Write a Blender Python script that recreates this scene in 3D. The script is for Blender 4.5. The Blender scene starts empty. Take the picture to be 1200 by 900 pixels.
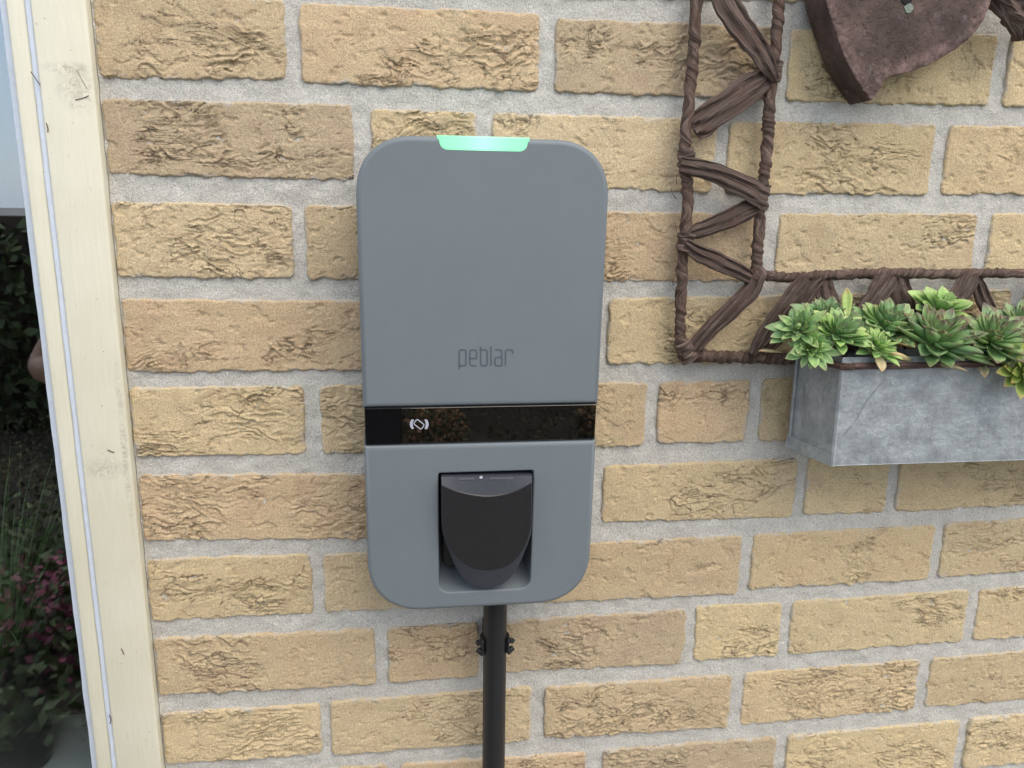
import bpy, bmesh, math, random
import numpy as np
from mathutils import Matrix, Vector
random.seed(7)
rng = np.random.default_rng(7)
SC = bpy.context.scene
COL = SC.collection
rad = math.radians

# ------------------------------------------------------------------ camera
RM = np.array([[0.99092568, -0.01413576, -0.13366551],
               [-0.0154141, 0.97594249, -0.21748256],
               [0.13352414, 0.21756938, 0.96686859]])      # rows: right, down, forward (x, down, into wall)
CX, CY, CZ = -0.07142, -0.71703, 1.57077
cam_d = bpy.data.cameras.new('camera')
cam_d.lens = 27.0; cam_d.sensor_width = 36.0; cam_d.sensor_fit = 'HORIZONTAL'
cam_d.clip_start = 0.01; cam_d.clip_end = 2000
cam = bpy.data.objects.new('camera', cam_d); COL.objects.link(cam)
def b_(v): return Vector((v[0], v[2], -v[1]))
right, down, fwd = b_(RM[0]), b_(RM[1]), b_(RM[2])
M = Matrix.Identity(4)
for i in range(3):
    M[i][0] = right[i]; M[i][1] = -down[i]; M[i][2] = -fwd[i]
M[0][3], M[1][3], M[2][3] = CX, CY, CZ
cam.matrix_world = M
SC.camera = cam

# ------------------------------------------------------------------ world, sun, exposure
SUN_EL, SUN_AZ = rad(52), rad(148)        # azimuth clockwise from +Y: the light comes over the garden, from the right
w = bpy.data.worlds.new('World'); SC.world = w; w.use_nodes = True
nt = w.node_tree
bg = nt.nodes['Background']
sky = nt.nodes.new('ShaderNodeTexSky'); sky.sky_type = 'NISHITA'; sky.sun_disc = False
sky.sun_elevation = SUN_EL; sky.sun_rotation = SUN_AZ
sky.air_density = 1.0; sky.dust_density = 1.8; sky.ozone_density = 1.0
# high thin cloud drawn over the clear sky, the same all round
tc = nt.nodes.new('ShaderNodeTexCoord'); cn_ = nt.nodes.new('ShaderNodeTexNoise'); cn_.inputs['Scale'].default_value = 2.2; cn_.inputs['Detail'].default_value = 5
nt.links.new(tc.outputs['Generated'], cn_.inputs['Vector'])
cr_ = nt.nodes.new('ShaderNodeValToRGB'); cr_.color_ramp.elements[0].position = .35; cr_.color_ramp.elements[1].position = .65
cr_.color_ramp.elements[0].color = (.74, .85, 1, 1); cr_.color_ramp.elements[1].color = (.95, .97, 1, 1); nt.links.new(cn_.outputs['Fac'], cr_.inputs[0])
sc_ = nt.nodes.new('ShaderNodeVectorMath'); sc_.operation = 'SCALE'; sc_.inputs['Scale'].default_value = 6.5; nt.links.new(cr_.outputs[0], sc_.inputs[0])
mx_ = nt.nodes.new('ShaderNodeMix'); mx_.data_type = 'RGBA'; mx_.inputs[0].default_value = .75
nt.links.new(sky.outputs[0], mx_.inputs[6]); nt.links.new(sc_.outputs[0], mx_.inputs[7])
nt.links.new(mx_.outputs[2], bg.inputs[0]); bg.inputs[1].default_value = 0.15
sd = bpy.data.lights.new('sun', 'SUN'); sd.energy = 1.2; sd.angle = rad(50); sd.color = (1.0, 0.86, 0.68)
so = bpy.data.objects.new('sun', sd); COL.objects.link(so)
sv = Vector((math.sin(SUN_AZ)*math.cos(SUN_EL), math.cos(SUN_AZ)*math.cos(SUN_EL), math.sin(SUN_EL)))
so.rotation_euler = sv.to_track_quat('Z', 'Y').to_euler(); so.location = (3, -6, 8)
SC.view_settings.view_transform = 'Standard'; SC.view_settings.look = 'None'
SC.view_settings.gamma = 1.0; SC.view_settings.exposure = 0.87
SC.view_settings.use_curve_mapping = False
SC.cycles.use_denoising = True
SC.cycles.denoising_input_passes = 'RGB_ALBEDO_NORMAL'; SC.cycles.denoising_prefilter = 'ACCURATE'
SC.cycles.max_bounces = 8

# ------------------------------------------------------------------ measuring helper: where a sight line of the survey photo meets the plane y = Y
def at(px, py, Y=0.0):
    d = RM.T @ np.array([(px-600)/900.0, (py-450)/900.0, 1.0])
    s = (Y-CY)/d[2]
    return np.array([CX+s*d[0], Y, CZ-s*d[1]])

# ------------------------------------------------------------------ noise
def _h(ix, iy, seed):
    n = (ix*374761393 + iy*668265263 + seed*1442695041) & 0xffffffff
    n = ((n ^ (n >> 13))*1274126177) & 0xffffffff
    n = ((n ^ (n >> 15))*2246822519) & 0xffffffff
    return (n ^ (n >> 16))/4294967296.0
def gn(x, y, seed=0):
    x = np.asarray(x, float); y = np.asarray(y, float)+0*x; x = x+0*y
    ix = np.floor(x).astype(np.int64); iy = np.floor(y).astype(np.int64)
    fx, fy = x-ix, y-iy
    ux = fx*fx*fx*(fx*(fx*6-15)+10); uy = fy*fy*fy*(fy*(fy*6-15)+10)
    def g(dx, dy):
        a = _h(ix+dx, iy+dy, seed)*2*math.pi
        return np.cos(a)*(fx-dx)+np.sin(a)*(fy-dy)
    a = g(0, 0)*(1-ux)+g(1, 0)*ux
    b = g(0, 1)*(1-ux)+g(1, 1)*ux
    return (a*(1-uy)+b*uy)*1.5
def fbm(x, y, o=4, seed=0, gain=.5):
    r = 0; a = 1.0
    for i in range(o):
        r = r+a*gn(np.asarray(x)*2**i, np.asarray(y)*2**i, seed+i*17); a *= gain
    return r
def sst(a, b, x):
    t = np.clip((x-a)/(b-a), 0, 1); return t*t*(3-2*t)

# ------------------------------------------------------------------ object helpers
def tag(o, label=None, cat=None, group=None, kind=None):
    if label: o['label'] = label
    if cat: o['category'] = cat
    if group: o['group'] = group
    if kind: o['kind'] = kind
    return o
def empty(name, loc=(0, 0, 0), label=None, cat=None, group=None):
    o = bpy.data.objects.new(name, None); o.empty_display_size = .05
    COL.objects.link(o); o.location = loc
    return tag(o, label, cat, group)
def link(name, me, mat=None, parent=None):
    o = bpy.data.objects.new(name, me); COL.objects.link(o)
    if mat is not None and not len(me.materials): me.materials.append(mat)
    if parent is not None:
        o.parent = parent
        o.matrix_parent_inverse = Matrix.Translation(-Vector(parent.location)) if parent.parent is None else parent_inv(parent)
    return o
def parent_inv(p):
    q = p
    off = Vector((0, 0, 0))
    while q is not None:
        if q.type == 'EMPTY': off -= Vector(q.location)
        q = q.parent
    return Matrix.Translation(off) if p.type == 'EMPTY' else Matrix.Identity(4)
def mesh(name, verts, faces, smooth=False, uvs=None, sharp=None):
    me = bpy.data.meshes.new(name)
    me.from_pydata([tuple(map(float, v)) for v in verts], [], [tuple(map(int, f)) for f in faces])
    if uvs is not None:
        ul = me.uv_layers.new(name='uv')
        li = np.zeros(len(me.loops), dtype=np.int64); me.loops.foreach_get('vertex_index', li)
        ul.data.foreach_set('uv', np.asarray(uvs, dtype=np.float32)[li].ravel())
    if smooth:
        me.polygons.foreach_set('use_smooth', [True]*len(me.polygons))
        if sharp: me.set_sharp_from_angle(angle=rad(sharp))
    me.update()
    return me
def mk(name, verts, faces, mat, parent=None, smooth=False, uvs=None, sharp=None):
    return link(name, mesh(name, verts, faces, smooth, uvs, sharp), mat, parent)
def rings_faces(n, rings, closed=True, cap0=True, cap1=True):
    F = []
    m = n if closed else n-1
    for r in range(rings-1):
        for i in range(m):
            j = (i+1) % n
            F.append((r*n+i, r*n+j, (r+1)*n+j, (r+1)*n+i))
    if cap0: F.append(tuple(range(n-1, -1, -1)))
    if cap1: F.append(tuple(range((rings-1)*n, rings*n)))
    return F
def fix_normals(me):
    bm = bmesh.new(); bm.from_mesh(me)
    bmesh.ops.recalc_face_normals(bm, faces=bm.faces[:]); bm.to_mesh(me); bm.free()
def loft(name, rings, mat, parent=None, cap0=True, cap1=True, smooth=True, sharp=35, uvs=None):
    n = len(rings[0]); V = np.concatenate([np.asarray(r, float) for r in rings])
    me = mesh(name, V, rings_faces(n, len(rings), True, cap0, cap1), False, uvs)
    fix_normals(me)
    if smooth:
        me.set_sharp_from_angle(angle=rad(sharp)); me.polygons.foreach_set('use_smooth', [len(p.vertices) <= 4 for p in me.polygons])
    return link(name, me, mat, parent)
def box(name, x0, x1, y0, y1, z0, z1, mat, parent=None, bev=0.0):
    bm = bmesh.new(); bmesh.ops.create_cube(bm, size=1)
    for v in bm.verts:
        v.co = Vector(((x0+x1)/2+v.co.x*(x1-x0), (y0+y1)/2+v.co.y*(y1-y0), (z0+z1)/2+v.co.z*(z1-z0)))
    if bev: bmesh.ops.bevel(bm, geom=bm.edges[:], offset=bev, segments=3, profile=.5, affect='EDGES')
    me = bpy.data.meshes.new(name); bm.to_mesh(me); bm.free()
    if bev:
        me.polygons.foreach_set('use_smooth', [True]*len(me.polygons)); me.set_sharp_from_angle(angle=rad(40))
    return link(name, me, mat, parent)
def catmull(P, n):
    P = np.asarray(P, float); P = np.vstack([2*P[0]-P[1], P, 2*P[-1]-P[-2]])
    seg = len(P)-3; out = []
    for k in range(n):
        t = k/(n-1)*seg; i = min(int(t), seg-1); t -= i
        a, b, c, d = P[i:i+4]
        out.append(.5*((2*b)+(c-a)*t+(2*a-5*b+4*c-d)*t*t+(3*b-a-3*c+d)*t**3))
    return np.array(out)
def frames(path, up):
    T = np.gradient(path, axis=0); T /= np.linalg.norm(T, axis=1)[:, None]
    B = np.cross(T, np.asarray(up, float)); B /= np.linalg.norm(B, axis=1)[:, None]
    N = np.cross(B, T)
    return T, B, N

# ------------------------------------------------------------------ materials
def material(name):
    m = bpy.data.materials.new(name); m.use_nodes = True
    t = m.node_tree; p = t.nodes['Principled BSDF']
    return m, t, p
def nd(t, kind, **kw):
    n = t.nodes.new('ShaderNode'+kind)
    for k, v in kw.items():
        if k.startswith('i_'):
            key = k[2:]
            key = int(key) if key.isdigit() else key
            n.inputs[key].default_value = v
        else: setattr(n, k, v)
    return n
def noise(t, vec, scale, detail=3, rough=.55, dist=0.0):
    n = nd(t, 'TexNoise'); n.inputs['Scale'].default_value = scale; n.inputs['Detail'].default_value = detail
    n.inputs['Roughness'].default_value = rough; n.inputs['Distortion'].default_value = dist
    if vec is not None: t.links.new(vec, n.inputs['Vector'])
    return n.outputs['Fac']
def ramp(t, fac, stops, interp='LINEAR'):
    r = nd(t, 'ValToRGB'); r.color_ramp.interpolation = interp
    e = r.color_ramp.elements
    while len(e) < len(stops): e.new(.5)
    for k, (p, c) in enumerate(stops):
        e[k].position = p; e[k].color = (c, c, c, 1) if not hasattr(c, '__len__') else (*c, 1)
    t.links.new(fac, r.inputs[0]); return r.outputs[0]
def mix(t, fac, a, b, mode='MIX'):
    n = nd(t, 'Mix', data_type='RGBA', blend_type=mode)
    for sock, v in ((n.inputs[0], fac), (n.inputs[6], a), (n.inputs[7], b)):
        if hasattr(v, 'node'): t.links.new(v, sock)
        elif hasattr(v, '__len__'): sock.default_value = (*v, 1) if len(v) == 3 else v
        else: sock.default_value = v
    return n.outputs[2]
def math_(t, op, a, b=None, c=None, clamp=False):
    n = nd(t, 'Math', operation=op, use_clamp=clamp)
    for i, v in enumerate((a, b, c)):
        if v is None: continue
        if hasattr(v, 'node'): t.links.new(v, n.inputs[i])
        else: n.inputs[i].default_value = v
    return n.outputs[0]
def bump(t, p, h, strength, dist, prev=None):
    b = nd(t, 'Bump'); b.inputs['Strength'].default_value = strength; b.inputs['Distance'].default_value = dist
    t.links.new(h, b.inputs['Height'])
    if prev is not None: t.links.new(prev, b.inputs['Normal'])
    if p is not None: t.links.new(b.outputs[0], p.inputs['Normal'])
    return b.outputs[0]
def pos(t): return nd(t, 'NewGeometry').outputs['Position']
def simple(name, col, rough=.5, spec=.5, metal=0.0, grain=None, gs=.15):
    m, t, p = material(name)
    p.inputs['Roughness'].default_value = rough; p.inputs['Metallic'].default_value = metal
    p.inputs['Specular IOR Level'].default_value = spec
    P = pos(t)
    if grain:
        n = noise(t, P, grain, 4)
        c = mix(t, ramp(t, n, [(.3, 0), (.7, 1)]), tuple(x*(1-gs) for x in col), tuple(min(1, x*(1+gs)) for x in col))
        t.links.new(c, p.inputs['Base Color'])
    else: p.inputs['Base Color'].default_value = (*col, 1)
    return m

def mat_brick():
    m, t, p = material('yellow_brick'); P = pos(t)
    oi = nd(t, 'ObjectInfo')
    base = oi.outputs['Color']
    big = ramp(t, noise(t, P, 24, 4, .6, .6), [(.34, 0), (.68, 1)])
    c = mix(t, math_(t, 'MULTIPLY', big, .55), base, (.60, .495, .315))
    pk = ramp(t, noise(t, P, 38, 3, .6, .4), [(.52, 0), (.72, 1)])
    c = mix(t, math_(t, 'MULTIPLY', pk, .38), c, (.44, .30, .205))
    gy = ramp(t, noise(t, P, 60, 4, .65, .8), [(.56, 0), (.74, 1)])
    c = mix(t, math_(t, 'MULTIPLY', gy, .45), c, (.36, .30, .22))
    fine = noise(t, P, 700, 4, .8)
    c = mix(t, 1.0, c, ramp(t, fine, [(.32, (.62, .61, .60)), (.68, (1.34, 1.33, 1.31))]), 'MULTIPLY')
    sp = ramp(t, noise(t, P, 420, 2, .5), [(.70, 0), (.76, 1)])
    c = mix(t, math_(t, 'MULTIPLY', sp, .35), c, (.26, .19, .12))
    lime = ramp(t, noise(t, P, 70, 5, .7, .5), [(.685, 0), (.74, 1)])
    c = mix(t, math_(t, 'MULTIPLY', lime, .55), c, (.60, .58, .55))
    # mortar smeared over the arrises
    rm = nd(t, 'Attribute'); rm.attribute_name = 'rim'
    sm = math_(t, 'ADD', math_(t, 'MULTIPLY', rm.outputs['Fac'], .40), noise(t, P, 48, 5, .72, .8))
    c = mix(t, math_(t, 'MULTIPLY', ramp(t, sm, [(.85, 0), (.98, 1)]), .7), c, (.53, .51, .47))
    # hairline cracks: crevice shade painted into the colour, along with some grime
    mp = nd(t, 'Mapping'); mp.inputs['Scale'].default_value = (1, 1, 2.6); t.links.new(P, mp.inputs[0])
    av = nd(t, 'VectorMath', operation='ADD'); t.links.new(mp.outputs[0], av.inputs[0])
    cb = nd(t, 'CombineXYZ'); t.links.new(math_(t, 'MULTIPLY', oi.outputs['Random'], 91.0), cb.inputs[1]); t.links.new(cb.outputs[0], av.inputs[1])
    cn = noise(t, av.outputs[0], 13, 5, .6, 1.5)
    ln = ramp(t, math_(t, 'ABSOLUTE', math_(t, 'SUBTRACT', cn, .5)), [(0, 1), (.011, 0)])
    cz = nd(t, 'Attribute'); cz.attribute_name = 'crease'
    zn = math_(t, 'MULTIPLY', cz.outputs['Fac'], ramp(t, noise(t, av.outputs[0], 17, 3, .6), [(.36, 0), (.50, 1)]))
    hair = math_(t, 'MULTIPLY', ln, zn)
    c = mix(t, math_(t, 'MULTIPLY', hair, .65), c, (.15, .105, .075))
    t.links.new(c, p.inputs['Base Color'])
    p.inputs['Roughness'].default_value = .92; p.inputs['Specular IOR Level'].default_value = .25
    b0 = bump(t, None, math_(t, 'SUBTRACT', 1.0, hair), .9, .0016)
    b1 = bump(t, None, noise(t, P, 230, 5, .72), .8, .0016, b0)
    bump(t, p, noise(t, P, 900, 3, .75), .9, .0011, b1)
    return m
def mat_mortar():
    m, t, p = material('grey_mortar'); P = pos(t)
    c = mix(t, ramp(t, noise(t, P, 30, 4, .6), [(.3, 0), (.7, 1)]), (.53, .512, .468), (.64, .622, .575))
    c = mix(t, 1.0, c, ramp(t, noise(t, P, 800, 3, .75), [(.30, .58), (.70, 1.30)]), 'MULTIPLY')
    dk = ramp(t, noise(t, P, 620, 2, .5), [(.66, 0), (.71, 1)])
    c = mix(t, math_(t, 'MULTIPLY', dk, .55), c, (.20, .19, .18))
    dirt = ramp(t, noise(t, P, 130, 4, .7), [(.70, 0), (.78, 1)])
    c = mix(t, math_(t, 'MULTIPLY', dirt, .5), c, (.16, .14, .12))
    t.links.new(c, p.inputs['Base Color'])
    p.inputs['Roughness'].default_value = .95; p.inputs['Specular IOR Level'].default_value = .2
    b1 = bump(t, None, noise(t, P, 300, 4, .7), .8, .0018)
    bump(t, p, noise(t, P, 1000, 3, .75), .85, .0009, b1)
    return m
def mat_paint():
    m, t, p = material('cream_paint'); P = pos(t)
    mp = nd(t, 'Mapping'); mp.inputs['Scale'].default_value = (1, 1, .04); t.links.new(P, mp.inputs[0])
    grain = noise(t, mp.outputs[0], 900, 3, .6)
    c = mix(t, ramp(t, noise(t, P, 9, 4, .6), [(.3, 0), (.7, 1)]), (.64, .61, .475), (.71, .685, .56))
    c = mix(t, 1.0, c, ramp(t, grain, [(.3, .955), (.7, 1.03)]), 'MULTIPLY')
    dots = ramp(t, noise(t, P, 330, 2, .5), [(.735, 0), (.765, 1)])
    c = mix(t, math_(t, 'MULTIPLY', dots, .75), c, (.16, .13, .10))
    # grime smears where cobwebs hang: two worn spots beside the wall
    for (sx, sz, rx, rz) in ((-.343, 1.681, .026, .0055), (-.347, 1.338, .022, .013), (-.337, 1.665, .020, .022), (-.328, 1.36, .004, .10)):
        v = nd(t, 'VectorMath', operation='SUBTRACT'); t.links.new(P, v.inputs[0]); v.inputs[1].default_value = (sx, -.007, sz)
        s = nd(t, 'VectorMath', operation='MULTIPLY'); t.links.new(v.outputs[0], s.inputs[0]); s.inputs[1].default_value = (1/rx, 0, 1/rz)
        l = nd(t, 'VectorMath', operation='LENGTH'); t.links.new(s.outputs[0], l.inputs[0])
        f = ramp(t, l.outputs['Value'], [(0, 1), (1, 0)])
        f = math_(t, 'MULTIPLY', f, ramp(t, noise(t, P, 170, 5, .75, 1.5), [(.42, 0), (.66, 1)]))
        c = mix(t, math_(t, 'MULTIPLY', f, .75, clamp=True), c, (.20, .17, .13))
    t.links.new(c, p.inputs['Base Color'])
    p.inputs['Roughness'].default_value = .42
    bump(t, p, grain, .25, .0004)
    return m
def mat_casing():
    m, t, p = material('blue_grey_plastic'); P = pos(t)
    n = noise(t, P, 1500, 2, .6)
    c = mix(t, ramp(t, noise(t, P, 14, 3, .5), [(.3, 0), (.7, 1)]), (.150, .175, .193), (.159, .184, .202))
    c = mix(t, 1.0, c, ramp(t, n, [(.3, .95), (.7, 1.05)]), 'MULTIPLY')
    t.links.new(c, p.inputs['Base Color'])
    p.inputs['Roughness'].default_value = .52; p.inputs['Specular IOR Level'].default_value = .45
    dust = ramp(t, noise(t, P, 40, 6, .72, .8), [(.50, 0), (.80, 1)])
    c2 = mix(t, math_(t, 'MULTIPLY', dust, .05), c, (.30, .30, .29))
    t.links.new(c2, p.inputs['Base Color'])
    t.links.new(ramp(t, noise(t, P, 22, 5, .65), [(.3, .46), (.7, .60)]), p.inputs['Roughness'])
    bump(t, p, n, .3, .0003)
    return m
def mat_bark(name, c0, c1, c2, us=10, vs=26):
    m, t, p = material(name)
    uv = nd(t, 'UVMap'); uv.uv_map = 'uv'
    oi = nd(t, 'ObjectInfo')
    mp = nd(t, 'Mapping'); mp.inputs['Scale'].default_value = (us, vs, 1); t.links.new(uv.outputs[0], mp.inputs[0])
    ad = nd(t, 'VectorMath', operation='ADD'); t.links.new(mp.outputs[0], ad.inputs[0])
    cm = nd(t, 'CombineXYZ'); t.links.new(math_(t, 'MULTIPLY', oi.outputs['Random'], 57.0), cm.inputs[2]); t.links.new(cm.outputs[0], ad.inputs[1])
    st = noise(t, ad.outputs[0], 1.0, 6, .68, .3)
    c = ramp(t, st, [(.24, c0), (.45, c1), (.66, c2)])
    P = pos(t)
    c = mix(t, math_(t, 'MULTIPLY', ramp(t, noise(t, P, 55, 4, .65), [(.5, 0), (.7, 1)]), .5), c, (.135, .062, .042))
    c = mix(t, math_(t, 'MULTIPLY', ramp(t, noise(t, P, 210, 3, .6), [(.66, 0), (.72, 1)]), .5), c, (.30, .28, .28))
    t.links.new(c, p.inputs['Base Color'])
    p.inputs['Roughness'].default_value = .62; p.inputs['Specular IOR Level'].default_value = .4
    b1 = bump(t, None, st, 1.0, .0030)
    bump(t, p, noise(t, P, 420, 4, .75), .7, .0009, b1)
    return m
def mat_rust():
    m, t, p = material('rusted_clay'); P = pos(t)
    c = ramp(t, noise(t, P, 28, 5, .65, .4), [(.3, (.048, .032, .028)), (.55, (.098, .066, .058)), (.75, (.175, .118, .102))])
    c = mix(t, math_(t, 'MULTIPLY', ramp(t, noise(t, P, 260, 4, .7), [(.55, 0), (.68, 1)]), .75), c, (.035, .026, .027))
    c = mix(t, math_(t, 'MULTIPLY', ramp(t, noise(t, P, 110, 3, .6), [(.60, 0), (.72, 1)]), .4), c, (.20, .18, .19))
    g = nd(t, 'NewGeometry')
    rim = nd(t, 'Attribute'); rim.attribute_name = 'rim'
    c = mix(t, math_(t, 'MULTIPLY', math_(t, 'MULTIPLY', rim.outputs['Fac'], ramp(t, noise(t, P, 60, 5, .75), [(.40, 0), (.62, 1)])), .75), c, (.30, .195, .180))
    t.links.new(c, p.inputs['Base Color']); p.inputs['Roughness'].default_value = .8
    p.inputs['Specular IOR Level'].default_value = .3
    b0 = bump(t, None, noise(t, P, 45, 4, .6), .6, .004)
    b1 = bump(t, None, ramp(t, noise(t, P, 190, 4, .6, .6), [(.36, 0), (.48, 1)]), .55, .0013, b0)
    bump(t, p, noise(t, P, 700, 4, .8), .75, .0007, b1)
    return m
def mat_zinc():
    m, t, p = material('weathered_zinc'); P = pos(t)
    n1 = noise(t, P, 46, 6, .74, .25)
    c = ramp(t, n1, [(.28, (.22, .24, .25)), (.5, (.33, .36, .375)), (.75, (.45, .48, .495))])
    mp = nd(t, 'Mapping'); mp.inputs['Scale'].default_value = (1, 1, .16); t.links.new(P, mp.inputs[0])
    c = mix(t, math_(t, 'MULTIPLY', ramp(t, noise(t, mp.outputs[0], 150, 5, .65), [(.5, 0), (.72, 1)]), .45), c, (.19, .20, .205))
    c = mix(t, math_(t, 'MULTIPLY', ramp(t, noise(t, P, 150, 4, .7), [(.62, 0), (.75, 1)]), .5), c, (.66, .67, .68))
    t.links.new(c, p.inputs['Base Color'])
    p.inputs['Metallic'].default_value = .35; p.inputs['Specular IOR Level'].default_value = .4
    r = ramp(t, n1, [(.3, .62), (.7, .45)]); t.links.new(r, p.inputs['Roughness'])
    b1 = bump(t, None, noise(t, P, 75, 4, .6), .7, .0035)
    bump(t, p, noise(t, P, 420, 4, .7), .3, .0008, b1)
    return m
def mat_leaf(name, base, mid, tip, back):
    m, t, p = material(name)
    uv = nd(t, 'UVMap'); uv.uv_map = 'uv'
    sx = nd(t, 'SeparateXYZ'); t.links.new(uv.outputs[0], sx.inputs[0])
    oi = nd(t, 'ObjectInfo')
    P = pos(t)
    u = math_(t, 'ADD', sx.outputs[0], math_(t, 'MULTIPLY', math_(t, 'SUBTRACT', noise(t, P, 160, 3, .6), .5), .22))
    c = ramp(t, u, [(.15, back), (.4, base), (.74, mid), (.95, tip)])
    c = mix(t, 1.0, c, ramp(t, oi.outputs['Random'], [(0, (.78, .84, .80)), (1, (1.18, 1.12, .92))]), 'MULTIPLY')
    c = mix(t, 1.0, c, ramp(t, noise(t, P, 420, 3, .6), [(.3, .88), (.7, 1.1)]), 'MULTIPLY')
    t.links.new(c, p.inputs['Base Color'])
    p.inputs['Roughness'].default_value = .42; p.inputs['Specular IOR Level'].default_value = .4
    p.inputs['Subsurface Weight'].default_value = .12
    p.inputs['Subsurface Radius'].default_value = (.3, .5, .1); p.inputs['Subsurface Scale'].default_value = .004
    bump(t, p, noise(t, P, 700, 2, .6), .15, .0004)
    return m
def mat_glass():
    m, t, p = material('window_glass')
    o = t.nodes['Material Output']
    fr = nd(t, 'Fresnel'); bk = nd(t, 'NewGeometry').outputs['Backfacing']
    t.links.new(math_(t, 'MULTIPLY_ADD', bk, 1/2.9-2.9, 2.9), fr.inputs['IOR'])
    gl = nd(t, 'BsdfGlossy'); gl.inputs['Roughness'].default_value = .0; gl.inputs['Color'].default_value = (.88, .95, 1, 1)
    tr = nd(t, 'BsdfTransparent'); tr.inputs['Color'].default_value = (.82, .86, .86, 1)
    mx = nd(t, 'MixShader'); t.links.new(fr.outputs[0], mx.inputs[0]); t.links.new(tr.outputs[0], mx.inputs[1]); t.links.new(gl.outputs[0], mx.inputs[2])
    t.links.new(mx.outputs[0], o.inputs['Surface'])
    return m
def emit(name, col, s):
    m, t, p = material(name)
    p.inputs['Base Color'].default_value = (*[c*.25 for c in col], 1)
    p.inputs['Emission Color'].default_value = (*col, 1); p.inputs['Emission Strength'].default_value = s
    sx = nd(t, 'SeparateXYZ'); t.links.new(pos(t), sx.inputs[0])           # the diodes sit behind the middle of the diffuser
    q = math_(t, 'ABSOLUTE', math_(t, 'SUBTRACT', sx.outputs[0], -.010)); k = ramp(t, math_(t, 'MULTIPLY', q, 24.0), [(0, 1.35), (.45, 1.0), (1, .8)])
    t.links.new(math_(t, 'MULTIPLY', k, s), p.inputs['Emission Strength'])
    p.inputs['Roughness'].default_value = .3
    return m

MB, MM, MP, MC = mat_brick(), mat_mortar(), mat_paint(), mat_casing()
M_seal = simple('white_sealant', (.60, .655, .745), .35, grain=120, gs=.05)
M_black = simple('black_plastic', (.012, .012, .014), .42, .5, grain=300, gs=.2)
M_flap = simple('charcoal_plastic', (.046, .050, .062), .55, .25, grain=500, gs=.12)
M_gap = simple('dark_grey_plastic', (.045, .05, .058), .5, grain=300)
M_strip = simple('gloss_black', (.003, .003, .003), .02, .5); M_strip.node_tree.nodes['Principled BSDF'].inputs['IOR'].default_value = 2.35
M_stripm = simple('satin_black', (.003, .003, .004), .25, .3)
M_mark = simple('logo_grey', (.085, .10, .118), .5, grain=300, gs=.05)
M_white = simple('white_print', (.40, .42, .49), .5, grain=200, gs=.05)
M_dimmark = simple('grey_print', (.06, .065, .075), .5)
M_led = emit('green_led', (.22, .63, .375), .95)
M_bark = mat_bark('dark_bark', (.018, .011, .009), (.088, .055, .042), (.29, .215, .185), 9, 46)
M_rod = mat_bark('wound_bark', (.015, .009, .007), (.080, .049, .036), (.24, .165, .132), 60, 6)
M_rust = mat_rust(); M_zinc = mat_zinc()
M_zdark = simple('scored_zinc', (.16, .175, .185), .6, grain=300, gs=.5)
M_rustwire = mat_bark('rusty_wire', (.035, .020, .018), (.09, .052, .045), (.16, .10, .085), 40, 4)
M_soil = simple('dark_soil', (.035, .025, .018), .95, .1, grain=260, gs=.6)

# ------------------------------------------------------------------ brick wall
wall = empty('brick_wall', (.2, 0, .9), 'weathered yellow brick wall with rough creased bricks and thick grey joints', 'wall')
XW = -.3222                                    # the bricks stop against the window frame here
BR = {   # per course: (left x, right x, top-left, top-right, bottom-left, bottom-right) as surveyed
0: [(60, 334, -8, -1, 91, 93), (352, 632, 3, 15, 97, 107), (651, 905, 20, 31, 108, 117), (925, 1165, 32, 40, 118, 125), (1181, 1425, 41, 50, 125, 130)],
1: [(80, 414, 114, 122, 203, 212), (435, 559, 127, 131, 211, 214), (577, 838, 132, 139, 216, 227), (853, 1093, 142, 145, 227, 229), (1108, 1330, 147, 149, 228, 228)],
2: [(100, 343, 236, 240, 325, 327), (358, 618, 240, 247, 327, 330), (634, 894, 247, 250, 330, 330), (911, 1143, 250, 250, 328, 324), (1159, 1390, 250, 249, 323, 317)],
3: [(110, 432, 350, 353, 437, 434), (448, 697, 353, 350, 434, 429), (713, 965, 350, 345, 428, 423), (980, 1181, 344, 338, 423, 415), (1196, 1400, 338, 332, 414, 405)],
4: [(120, 357, 455, 452, 537, 533), (376, 484, 452, 450, 533, 531), (500, 757, 450, 448, 531, 523), (771, 877, 448, 445, 521, 518), (892, 1110, 444, 434, 517, 509), (1126, 1330, 433, 424, 509, 499)],
5: [(130, 436, 557, 555, 635, 632), (451, 690, 555, 547, 632, 615), (706, 933, 547, 537, 613, 607), (945, 1041, 536, 532, 604, 601), (1053, 1270, 531, 521, 600, 589)],
6: [(140, 366, 657, 650, 731, 720), (379, 619, 650, 641, 719, 709), (635, 868, 640, 628, 708, 697), (881, 1093, 627, 616, 691, 680), (1104, 1310, 614, 602, 677, 663)],
7: [(150, 440, 750, 738, 818, 803), (455, 561, 736, 730, 801, 793), (577, 803, 729, 715, 790, 779), (815, 915, 711, 707, 775, 769), (926, 1133, 706, 692, 768, 752), (1145, 1345, 692, 677, 751, 736)],
8: [(160, 376, 838, 825, 899, 885), (388, 622, 823, 805, 886, 868), (638, 856, 806, 791, 866, 853), (870, 1076, 790, 774, 851, 832), (1088, 1290, 773, 756, 830, 814)],
9: [(165, 455, 914, 897, 976, 957), (470, 686, 896, 882, 957, 940), (705, 908, 880, 864, 939, 922), (921, 1122, 863, 845, 922, 903), (1132, 1330, 843, 826, 901, 883)],
}
bricks = []                                   # x0, x1, ztl, ztr, zbl, zbr, fine?
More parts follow.
